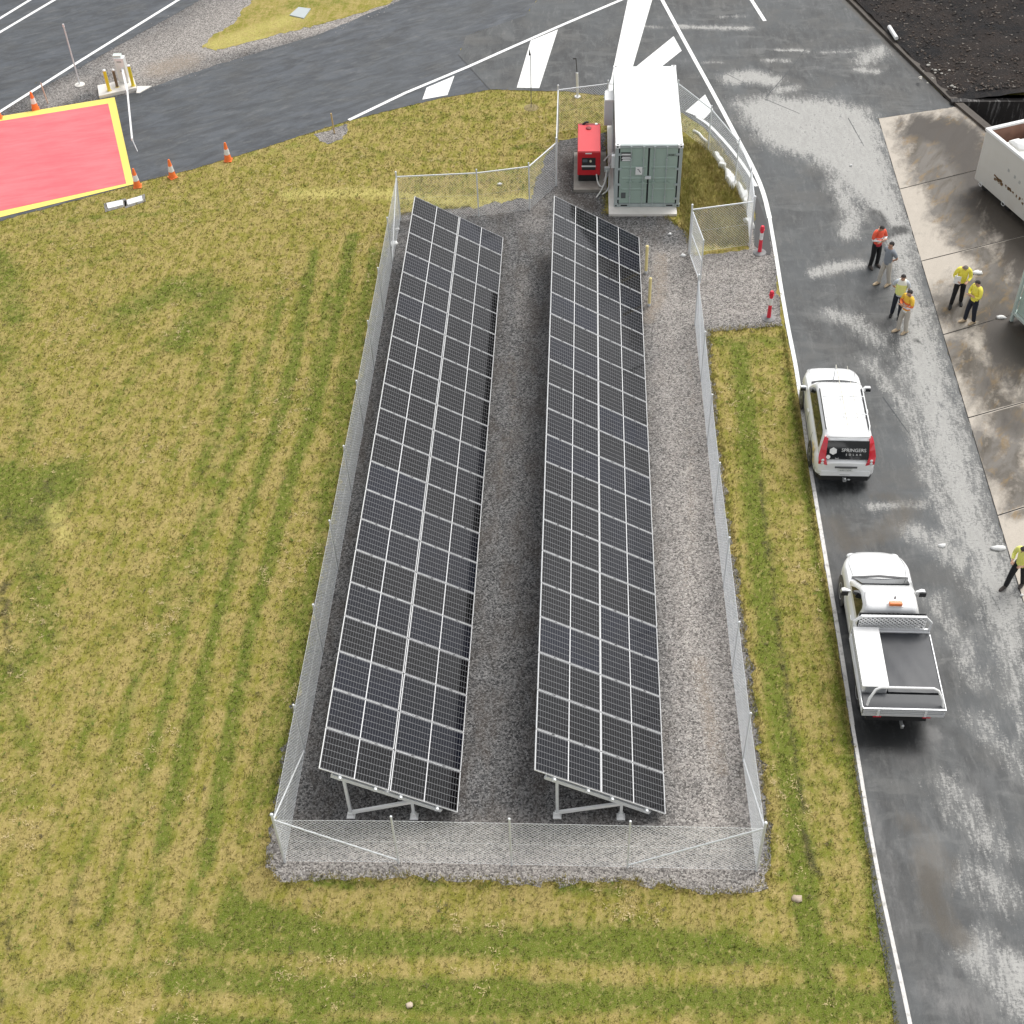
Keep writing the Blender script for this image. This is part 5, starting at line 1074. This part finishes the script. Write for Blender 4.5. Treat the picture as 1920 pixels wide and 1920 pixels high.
b = MB(); b.tube([(-.90,-2.62,1.12),(-.86,-2.55,1.30),(-.72,-2.44,1.52),(-.60,-2.41,1.57),(.66,-2.41,1.57),(.78,-2.44,1.52),(.90,-2.55,1.30),(.93,-2.62,1.12)], .034, 10); b.build('ladder_hoop', M_WHITE, UT, smooth=60)
b = MB(); b.box(-.85,.62,-2.62,-2.5,.52,.66); b.build('rear_under_bar', M_BLACK, UT)
b = MB(); b.box(.0,.07,-2.80,-2.55,.44,.50); b.blob((.03,-2.80,.55), .045,.045,.045); b.build('tow_bar', MATS['steel_dull'], UT, smooth=40)
b = MB(); b.box(-.60,.60,-2.5,-.3,.42,.80); b.build('chassis', M_BLACK, UT)
b = MB(); b.box(-.70,-.5,-2.665,-2.65,.70,.80); b.box(.5,.70,-2.665,-2.65,.70,.80); b.build('rear_lamp', M_TAIL, UT)

# ------------------------------------------------------------------ people
def skin_mesh(name, verts, edges, radii, m_, parent, sub=1, root=0):
    me = bpy.data.meshes.new(name); me.from_pydata(verts, edges, []); o = bpy.data.objects.new(name, me); COL.objects.link(o)
    sk = o.modifiers.new('skin', 'SKIN'); sk.use_smooth_shade = True
    sv = me.skin_vertices[0].data if me.skin_vertices else None
    if sv is None:
        bm = bmesh.new(); bm.from_mesh(me); bm.verts.layers.skin.verify(); bm.to_mesh(me); bm.free(); sv = me.skin_vertices[0].data
    for i, r in enumerate(radii):
        sv[i].radius = r if isinstance(r, tuple) else (r, r); sv[i].use_root = (i == root)
    ss = o.modifiers.new('sub', 'SUBSURF'); ss.levels = sub; ss.render_levels = sub
    bpy.context.view_layer.update(); dg = bpy.context.evaluated_depsgraph_get()
    me2 = bpy.data.meshes.new_from_object(o.evaluated_get(dg)); COL.objects.unlink(o); bpy.data.objects.remove(o)
    me2.materials.clear(); me2.materials.append(m_); me2.shade_smooth(); q = bpy.data.objects.new(name, me2); COL.objects.link(q); q.parent = parent
    return q
SKIN = mat('skin', (.50,.29,.20), .6, var=.05); HAIR = mat('dark_hair', (.018,.014,.012), .7, var=.2)
def band_mat(name, base, bands, rough=.8):
    """cloth with horizontal bands: list of (z0, z1, colour)"""
    if name in MATS: return MATS[name]
    g = G(name); sx = g.N.new('ShaderNodeSeparateXYZ'); g.L.new(g.tc.outputs['Object'], sx.inputs[0]); z = sx.outputs[2]
    c = g.mix(g.noise(14, 4, .6, g.tc.outputs['Object']), tuple(x*.85 for x in base), tuple(min(1, x*1.12) for x in base))
    for a, b, col in bands: c = g.mix(g.math('MULTIPLY', g.math('GREATER_THAN', z, a), g.math('LESS_THAN', z, b)), c, col)
    MATS[name] = g.done(c, rough, g.noise(9, 4, .6, g.tc.outputs['Object']), .5, .03); return MATS[name]
def person(label, loc, rz, shirt, trousers, shoes, arms='folded', stance=0., lean=0., head=0., hat=None, vest=None, hair=HAIR, group='people standing on the road and apron', sleeve='long', h=1.0, hairlen=.0, look=0., step=0.):
    r = thing('person', label, 'person', loc, rz, group); r.scale = (h, h, h)
    ly = lean
    pel = (0, 0, .95); bel = (0, ly*.2, 1.08); che = (0, ly*.5, 1.30); nb = (0, ly*.9, 1.47); nk = (0, ly+.01, 1.53); hd = (look*.02, ly+.03+head*.6, 1.62-head*.15); ht = (look*.02, ly+.01+head*1.0, 1.70-head*.35)
    A = {}
    for s in (-1, 1):
        sh = (s*.19, ly*.75, 1.41)
        if arms == 'folded': el = (s*.27, ly*.6+.05, 1.15); wr = (s*.02, ly*.6+.24, 1.20 if s > 0 else 1.15); hn = (-s*.10, ly*.6+.23, 1.21 if s > 0 else 1.15)
        elif arms == 'back': el = (s*.27, -.13, 1.15); wr = (s*.10, -.20, .98); hn = (s*.02, -.20, .94)
        elif arms == 'hold': el = (s*.26, .03, 1.15); wr = (s*.16, .27, 1.12); hn = (s*.12, .35, 1.13)
        elif arms == 'one_back': el = (s*.27, -.02 if s < 0 else -.12, 1.14); wr = (s*.26, .05, .90) if s < 0 else (.12, -.2, 1.0); hn = (s*.26, .07, .82) if s < 0 else (.04, -.2, .97)
        else: el = (s*.26, .0, 1.13); wr = (s*.27, .06, .88); hn = (s*.27, .08, .80)
        A[s] = (sh, el, wr, hn)
    Lg = {}
    for s in (-1, 1):
        dy = s*step; hip = (s*.09, 0, .90); kn = (s*(.10+stance*.5), dy*.55+.03, .50); an = (s*(.11+stance), dy, .09); to = (s*(.13+stance), dy+.17, .035); heel = (s*(.11+stance), dy-.05, .04)
        Lg[s] = (hip, kn, an, to, heel)
    V = [pel, bel, che, nb, nk, hd, ht]; E = [(0,1),(1,2),(2,3),(3,4),(4,5),(5,6)]; Rd = [(.105,.08),(.105,.08),(.14,.10),(.085,.075),.055,(.078,.098),(.070,.085)]
    for s in (-1, 1):
        sh, el, wr, hn = A[s]; b = len(V); V += [sh, el, wr, hn]; E += [(3,b),(b,b+1),(b+1,b+2),(b+2,b+3)]; Rd += [.058,.042,.028,(.038,.018)]
        d = Vector(hn)-Vector(wr); d.normalize(); sd_ = d.cross(Vector((0,0,1)));
        if sd_.length < .3: sd_ = Vector((0,1,0))
        sd_.normalize(); dn = sd_.cross(d)
        for k, ln in enumerate((.065,.078,.072,.055)):      # four fingers, two joints each
            base = Vector(hn)+sd_*(k-1.5)*.021+d*.03; q1 = base+d*ln*.5-dn*.004; q2 = q1+d*ln*.4-dn*.018
            c = len(V); V += [tuple(base), tuple(q1), tuple(q2)]; E += [(b+3,c),(c,c+1),(c+1,c+2)]; Rd += [.010,.009,.007]
        tb_ = Vector(hn)-sd_*.045*s-d*.02; t2 = tb_+d*.05-sd_*.012*s; c = len(V); V += [tuple(tb_), tuple(t2)]; E += [(b+3,c),(c,c+1)]; Rd += [.012,.009]
    for s in (-1, 1):
        hip, kn, an, to, heel = Lg[s]; b = len(V); V += [hip, kn, an, to]; E += [(0,b),(b,b+1),(b+1,b+2),(b+2,b+3)]; Rd += [.085,.055,.030,.016]
    skin_mesh('body', V, E, Rd, SKIN, r)
    # face details and ears
    f = MB(); hx, hy, hz = hd
    f.blob((hx, hy+.105, hz+.005-head*.05), .012,.018,.016, 0, 6, 4); f.build('nose', SKIN, r, smooth=True)
    for s in (-1, 1):
        f = MB(); f.blob((hx+s*.083, hy-.005, hz+.005), .012,.02,.03, 0, 6, 4); f.build('ear', SKIN, r, smooth=True)
        f = MB(); f.blob((hx+s*.032, hy+.088, hz+.03), .012,.008,.008, 0, 6, 4); f.build('eye', M_DARKM, r, smooth=True)
    f = MB(); f.blob((hx, hy+.093, hz-.04), .024,.008,.006, 0, 6, 4); f.build('mouth', mat('lips', (.32,.12,.10), .6), r, smooth=True)
    # hair cap
    if hair:
        f = MB(); Vh = []; n = 14
        top = Vector((ht[0], ht[1]-.01, ht[2]+.005))
        for i in range(1, 7):
            t = PI*.56*i/6
            for j in range(n):
                a = 2*PI*j/n; front = math.sin(a) > .35; tt = min(t, 1.05) if front else t+hairlen*.2
                Vh.append((top.x+.088*math.sin(tt)*math.cos(a), top.y+.108*math.sin(tt)*math.sin(a)-.012, top.z-.055+.10*math.cos(tt)))
        Vh.append((top.x, top.y-.012, top.z+.05)); T = len(Vh)-1
        Fh = [(i*n+j, (i+1)*n+j, (i+1)*n+(j+1) % n, i*n+(j+1) % n) for i in range(5) for j in range(n)]+[(T, j, (j+1) % n) for j in range(n)]
        f.add(Vh, Fh); o = f.build('hair', hair, r, smooth=True); sm = o.modifiers.new('thick','SOLIDIFY'); sm.thickness = .016
    if hat:
        f = MB(); f.lathe((ht[0], ht[1]-.01, ht[2]-.02), [(.105,0),(.10,.05),(.06,.09),(.01,.10)], 16); f.box(ht[0]-.06, ht[0]+.06, ht[1]+.07, ht[1]+.17, ht[2]-.02, ht[2]-.005); f.build('cap', hat, r, smooth=40)
    # shirt
    V = [(0,.0,.82), (0,ly*.05,.93), bel, che, nb]; E = [(0,1),(1,2),(2,3),(3,4)]; Rd = [(.165,.135),(.172,.14),(.165,.13),(.185,.14),(.105,.095)]
    for s in (-1, 1):
        sh, el, wr, hn = A[s]; b = len(V)
        if sleeve == 'long': V += [sh, el, tuple(Vector(el).lerp(Vector(wr), .95))]; E += [(4,b),(b,b+1),(b+1,b+2)]; Rd += [.082,.062,.047]
        else: V += [sh, tuple(Vector(sh).lerp(Vector(el), .85))]; E += [(4,b),(b,b+1)]; Rd += [.078,.068]
    skin_mesh('shirt', V, E, Rd, shirt, r)
    if vest: skin_mesh('vest', [(0,0,.84),(0,ly*.2,1.08),che,(0,ly*.9,1.43),(-.13,ly*.8,1.46),(.13,ly*.8,1.46)], [(0,1),(1,2),(2,3),(3,4),(3,5)], [(.195,.16),(.185,.15),(.205,.158),(.12,.115),.085,.085], vest, r)
    V = [(0,0,.98),(0,0,1.08)]; E = [(0,1)]; Rd = [(.155,.125),(.135,.11)]
    for s in (-1, 1):
        hip, kn, an, to, heel = Lg[s]; b = len(V); V += [(hip[0],hip[1],.88), (kn[0], kn[1], .50), (an[0], an[1]-.005, .035)]; E += [(0,b),(b,b+1),(b+1,b+2)]; Rd += [.112,.082,.070]
    skin_mesh('trousers', V, E, Rd, trousers, r)
    for s in (-1, 1):
        hip, kn, an, to, heel = Lg[s]; f = MB(); R_ = []
        for y_, w_, h_ in ((-.085,.034,.08),(-.055,.050,.12),(.03,.052,.125),(.10,.056,.090),(.17,.050,.070),(.215,.030,.050)):
            R_.append([(an[0]+w_*math.cos(t)+ (to[0]-an[0])*max(0,y_)/.17, an[1]+y_, max(.0, h_*.5+h_*.52*math.sin(t))) for t in np.linspace(0, 2*PI, 11)[:-1]])
        f.rings(R_); f.build('shoe', shoes, r, smooth=50)
    return r
C = lambda n, c, **k: mat(n, c, .85, var=.12, scale=10, **k)
BLK = C('black_trousers', (.010,.010,.012)); NAVY = C('navy_trousers', (.014,.018,.030)); BEIGE = C('beige_trousers', (.50,.46,.40)); BOOT = C('black_boots', (.02,.02,.02)); TANB = C('tan_boots', (.58,.45,.30)); BRN = C('brown_boots', (.06,.05,.045))
SIL = (.85,.85,.85)
Yc = band_mat('yellow_polo', (.95,.82,.11), [(.0,.93,(.02,.02,.03))])
Og = band_mat('orange_shirt', (.85,.12,.06), [(1.155,1.215,SIL),(.0,.98,(.55,.03,.05))])
person('person in bright orange shirt with black trousers, arms folded, farthest up the road', (*spot(1637,500)[:2], .016), math.radians(205), Og, BLK, BRN, 'folded', .03, head=.12, look=1, h=1.02)
person('person in grey polo shirt and beige trousers with hands behind back', (*spot(1656,534)[:2], .016), math.radians(125), C('grey_polo', (.24,.26,.29)), BEIGE, TANB, 'back', .02, sleeve='short', hairlen=.5, h=1.0, step=.12)
person('person in pale yellow safety vest over light shirt, dark trousers', (*spot(1678,594)[:2], .016), math.radians(165), C('pale_blue_shirt', (.52,.56,.60)), NAVY, BOOT, 'one_back', .02, vest=band_mat('lime_vest', (.82,.86,.28), [(1.36,1.6,(.84,.85,.76))]), sleeve='short', h=1.0, step=-.06, head=.05)
person('person in orange and yellow banded jacket, beige trousers, arms folded', (*spot(1690,623)[:2], .016), math.radians(120), band_mat('orange_yellow_jacket', (.88,.55,.06), [(.98,1.26,(.88,.22,.06)),(1.13,1.18,SIL),(1.02,1.06,SIL),(.86,.95,SIL),(.0,.86,(.012,.012,.014))]), BEIGE, TANB, 'folded', .0, head=.05, look=-1, h=1.0, step=.08)
p5 = person('person in yellow shirt looking down at a white paper, black trousers', (*spot(1791,572)[:2], .016), math.radians(170), Yc, BLK, BOOT, 'hold', .05, lean=.06, head=.18, hair=C('grey_hair', (.16,.14,.12)), h=1.04, step=.12)
person('person in yellow shirt and navy trousers with tan boots beside the slab joint', (*spot(1816,605)[:2], .016), math.radians(115), Yc, NAVY, TANB, 'folded', .0, head=.08, h=1.0, step=.1)
person('person in lime shirt and black trousers striding at the right picture edge', (*spot(1900,1100)[:2], .016), math.radians(135), band_mat('lime_shirt', (.86,.86,.22), []), BLK, BRN, 'hold', .02, lean=.08, head=.15, h=1.02, step=.22)
pp = MB(); q = p5.location; pp.cbox((q.x-.24, q.y-.30, 1.25), .22, .02, .30, math.radians(-20)); tag(pp.build('paper_sheet', mat('paper', (.85,.85,.84), .8, var=.01)), 'white paper sheet held by the man in yellow looking down', 'paper')

# ------------------------------------------------------------------ vegetation and loose stone (stuff)
def blades(name, pts, hmin, hmax, wmin, wmax, m_, label, z=0., per=3):
    n = len(pts)*per; base = np.repeat(pts, per, 0)+rng.normal(0, .02, (n, 2)); a = rng.uniform(0, 2*PI, n); h = rng.uniform(hmin, hmax, n); w = rng.uniform(wmin, wmax, n); l = rng.uniform(.2, 1.1, n)*h; b2 = a+rng.normal(0, .6, n)+PI/2
    V = np.zeros((n, 3, 3), np.float32); V[:,0,0] = base[:,0]-np.cos(a)*w/2; V[:,0,1] = base[:,1]-np.sin(a)*w/2; V[:,1,0] = base[:,0]+np.cos(a)*w/2; V[:,1,1] = base[:,1]+np.sin(a)*w/2
    V[:,2,0] = base[:,0]+np.cos(b2)*l; V[:,2,1] = base[:,1]+np.sin(b2)*l; V[:,:,2] = z-.003; V[:,2,2] = z+h
    me = bpy.data.meshes.new(name); me.vertices.add(n*3); me.vertices.foreach_set('co', V.ravel()); me.loops.add(n*3); me.loops.foreach_set('vertex_index', np.arange(n*3)); me.polygons.add(n)
    me.polygons.foreach_set('loop_start', np.arange(0, n*3, 3)); me.polygons.foreach_set('loop_total', np.full(n, 3)); me.update(); me.materials.append(m_)
    mk = mask_for(base, GRASS_F); ca = me.color_attributes.new('mask', 'FLOAT_COLOR', 'POINT'); ca.data.foreach_set('color', np.repeat(mk, 3, 0).ravel())
    o = bpy.data.objects.new(name, me); COL.objects.link(o); return tag(o, label, None, None, 'stuff')
padj = np.array(pad)
roads_ex = [main, entry, pad, verge, spots([(590,252),(610,246),(650,232),(655,244),(640,262),(615,272),(598,266)])]
def scatter(n, x0, x1, y0, y1, keep):
    P = np.stack([rng.uniform(x0, x1, n), rng.uniform(y0, y1, n)], 1); return P[keep(P)]
def on_grass(P):
    k = np.ones(len(P), bool)
    for r_ in roads_ex: k &= ~poly_in(P, r_)
    k &= (P[:,0] < 7.2); k &= ~((P[:,1] > 49) & (P[:,0] < -26))
    return k
P = scatter(150000, -24, 7.2, 11, 54, on_grass)
P = P[(P[:,0] > -13.5-(P[:,1]-12)*.37)]
blades('grass', P, .03, .085, .012, .03, M_BLADE, 'mown lawn of tan and green grass round the fenced yard', 0., 3)
P = scatter(5200, 3.5, 6.4, 41.4, 48.6, lambda P: on_grass(P) & (P[:,0] > 3.75))
blades('long_grass', P, .10, .30, .012, .028, M_BLADE, 'long uncut grass between the container and the kerb', 0., 3)
edge = []
for a, b in zip(pad, pad[1:]+pad[:1]):
    L_ = math.hypot(b[0]-a[0], b[1]-a[1]); 
    if (a[0] > 4.5 and a[1] > 36) or (a[1] > 44): continue
    for _ in range(int(L_*60)): t = random.random(); edge.append((a[0]+(b[0]-a[0])*t+random.gauss(0,.07), a[1]+(b[1]-a[1])*t+random.gauss(0,.07)))
for _ in range(1300): edge.append((7.0-.12-abs(random.gauss(0,.06))+.0, random.uniform(12.5, 36.5)))
blades('edge_grass', np.array(edge), .05, .13, .012, .028, M_BLADE, 'ragged grass along the gravel and road edges', 0., 3)
def clumps(name, n, m_, label, lmin, lmax, zmin, zmax, k, spread, keep=on_grass, box=(-21,7.1,11.5,52)):
    C0 = scatter(n, *box, keep); C0 = C0[(C0[:,0] > -13.5-(C0[:,1]-12)*.37)]
    sz = rng.uniform(.4, 1.5, len(C0)); base = np.repeat(C0, k, 0)+rng.normal(0, spread, (len(C0)*k, 2))*np.repeat(sz, k)[:,None]*np.array([1.0, 1.0]); m = len(base)
    a = rng.uniform(0, 2*PI, m); l = rng.uniform(lmin, lmax, m); w = rng.uniform(.010, .022, m); h = rng.uniform(zmin, zmax, m); V = np.zeros((m, 3, 3), np.float32)
    V[:,0,0] = base[:,0]-np.sin(a)*w/2; V[:,0,1] = base[:,1]+np.cos(a)*w/2; V[:,1,0] = base[:,0]+np.sin(a)*w/2; V[:,1,1] = base[:,1]-np.cos(a)*w/2; V[:,0,2] = V[:,1,2] = rng.uniform(.01, .05, m)
    V[:,2,0] = base[:,0]+np.cos(a)*l; V[:,2,1] = base[:,1]+np.sin(a)*l; V[:,2,2] = h
    me = bpy.data.meshes.new(name); me.vertices.add(m*3); me.vertices.foreach_set('co', V.ravel()); me.loops.add(m*3); me.loops.foreach_set('vertex_index', np.arange(m*3)); me.polygons.add(m)
    me.polygons.foreach_set('loop_start', np.arange(0, m*3, 3)); me.polygons.foreach_set('loop_total', np.full(m, 3)); me.update(); me.materials.append(m_)
    o = bpy.data.objects.new(name, me); COL.objects.link(o); return tag(o, label, None, None, 'stuff')
clumps('grass_clippings', 4200, mat('dry_clippings', (.54,.43,.22), .9, var=.35, scale=9), 'dry tan grass clippings left in clumps on the lawn', .04, .11, .015, .06, 10, .06, keep=lambda P: on_grass(P) & (np.sin(P[:,0]*1.7+P[:,1]*.35)+np.sin(P[:,1]*.9-P[:,0]*.4) > .75))
clumps('weed_tufts', 1300, mat('weed_green', (.14,.20,.025), .85, var=.4, scale=5), 'small green weed tufts in the lawn', .03, .08, .05, .12, 12, .035)
clumps('bare_patches', 350, mat('dark_thatch', (.12,.10,.045), .9, var=.4, scale=9), 'dark thatch showing through the lawn', .03, .08, .03, .06, 14, .05)
def stones(name, P, smin, smax, m_, label, z=.008):
    n = len(P); s = rng.uniform(smin, smax, n)[:,None,None]
    base = np.array([(1,0,0),(0,1,0),(-1,0,0),(0,-1,0),(0,0,.7),(0,0,-.4)], np.float32); fc = np.array([(0,1,4),(1,2,4),(2,3,4),(3,0,4)])
    V = base[None]*s*rng.uniform(.6, 1.3, (n,6,3)); a = rng.uniform(0, PI, n); ca_, sa_ = np.cos(a), np.sin(a); X = V[:,:,0]*ca_[:,None]-V[:,:,1]*sa_[:,None]; Y = V[:,:,0]*sa_[:,None]+V[:,:,1]*ca_[:,None]
    V = np.stack([X+P[:,0:1], Y+P[:,1:2], V[:,:,2]*.8+z], 2)
    Fx = (fc[None]+np.arange(n)[:,None,None]*6).reshape(-1, 3)
    me = bpy.data.meshes.new(name); me.vertices.add(n*6); me.vertices.foreach_set('co', V.astype(np.float32).ravel()); k = len(Fx); me.loops.add(k*3); me.loops.foreach_set('vertex_index', Fx.ravel()); me.polygons.add(k)
    me.polygons.foreach_set('loop_start', np.arange(0, k*3, 3)); me.polygons.foreach_set('loop_total', np.full(k, 3)); me.update(); me.materials.append(m_)
    mk = mask_for(P, GRAV_F); cat = me.color_attributes.new('mask', 'FLOAT_COLOR', 'POINT'); cat.data.foreach_set('color', np.repeat(mk, 6, 0).ravel())
    o = bpy.data.objects.new(name, me); COL.objects.link(o); return tag(o, label, None, None, 'stuff')
g = G('loose_stone'); at = g.attr(); wn = g.N.new('ShaderNodeTexWhiteNoise'); sc3 = g.N.new('ShaderNodeVectorMath'); sc3.operation = 'SNAP'; sc3.inputs[1].default_value = (.05,.05,9); g.L.new(g.pos, sc3.inputs[0]); g.L.new(sc3.outputs[0], wn.inputs[0])
lo = g.mix(wn.outputs[0], (.045,.043,.044), (.26,.25,.24)); hi = g.mix(wn.outputs[0], (.16,.15,.14), (.58,.55,.51)); M_STONE = g.done(g.mix(g.ramp(at[0], .1, .9), lo, hi), .85)
P = scatter(60000, -7.4, 7.2, 15, 48, lambda P: poly_in(P, pad)); stones('gravel', P, .012, .03, M_STONE, 'loose crushed rock covering the fenced yard')
P = scatter(9000, -32, -2, 49, 64, lambda P: poly_in(P, verge) & ~poly_in(P, wedge)); stones('verge_gravel', P, .02, .045, M_STONE, 'loose pale gravel on the verge between the roads', .006)

# trees beyond the picture, mirrored in the panel glass
M_LEAF = mat('dark_leaf', (.035,.055,.022), .7, var=.4, scale=1.5); M_BARK = mat('bark', (.10,.08,.06), .9, var=.3)
def tree(loc, h, label):
    r = thing('tree', label, 'tree', loc, 0, 'dark trees standing beyond the bank')
    b = MB(); b.tube([(0,0,0),(.1,.05,h*.3),(-.05,.1,h*.6)], .28, 8, r2=.12)
    for k in range(6): a = k*1.05; b.tube([(0,0,h*(.28+.05*k)),(math.cos(a)*1.3,math.sin(a)*1.3,h*(.42+.05*k))], .09, 6, r2=.03)
    b.build('trunk', M_BARK, r)
    n = 2600; c = rng.normal(0, 1, (n, 3)); c /= np.linalg.norm(c, axis=1)[:,None]; q = rng.random((n,1))**.4
    c = c*q*np.array([h*.24, h*.24, h*.34])+np.array([0,0,h*.64]); c[:,:2] *= (1+.25*np.sin(c[:,2:3]*2.1)); d1 = rng.normal(0, .3, (n,3)); d2 = rng.normal(0, .3, (n,3))
    b = MB(); V = np.stack([c, c+d1, c+d2], 1).reshape(-1, 3); b.add(V.tolist(), [(3*i,3*i+1,3*i+2) for i in range(n)]); b.build('crown', M_LEAF, r, fix=False); return r
t0 = tree((27,80,0), 16.5, 'tallest dark tree beyond the bank, mirrored in the far panels')
for k, (x, y, sc_) in enumerate(((31,78,.98),(35,79,.92),(39,76,.80),(43,72,.72),(47,67,.66),(52,61,.62),(30,86,.95))):
    q = dup(t0, (x, y, 0), k*1.3, 'dark trees standing beyond the bank out of the picture'); q.scale = (1, 1, sc_)
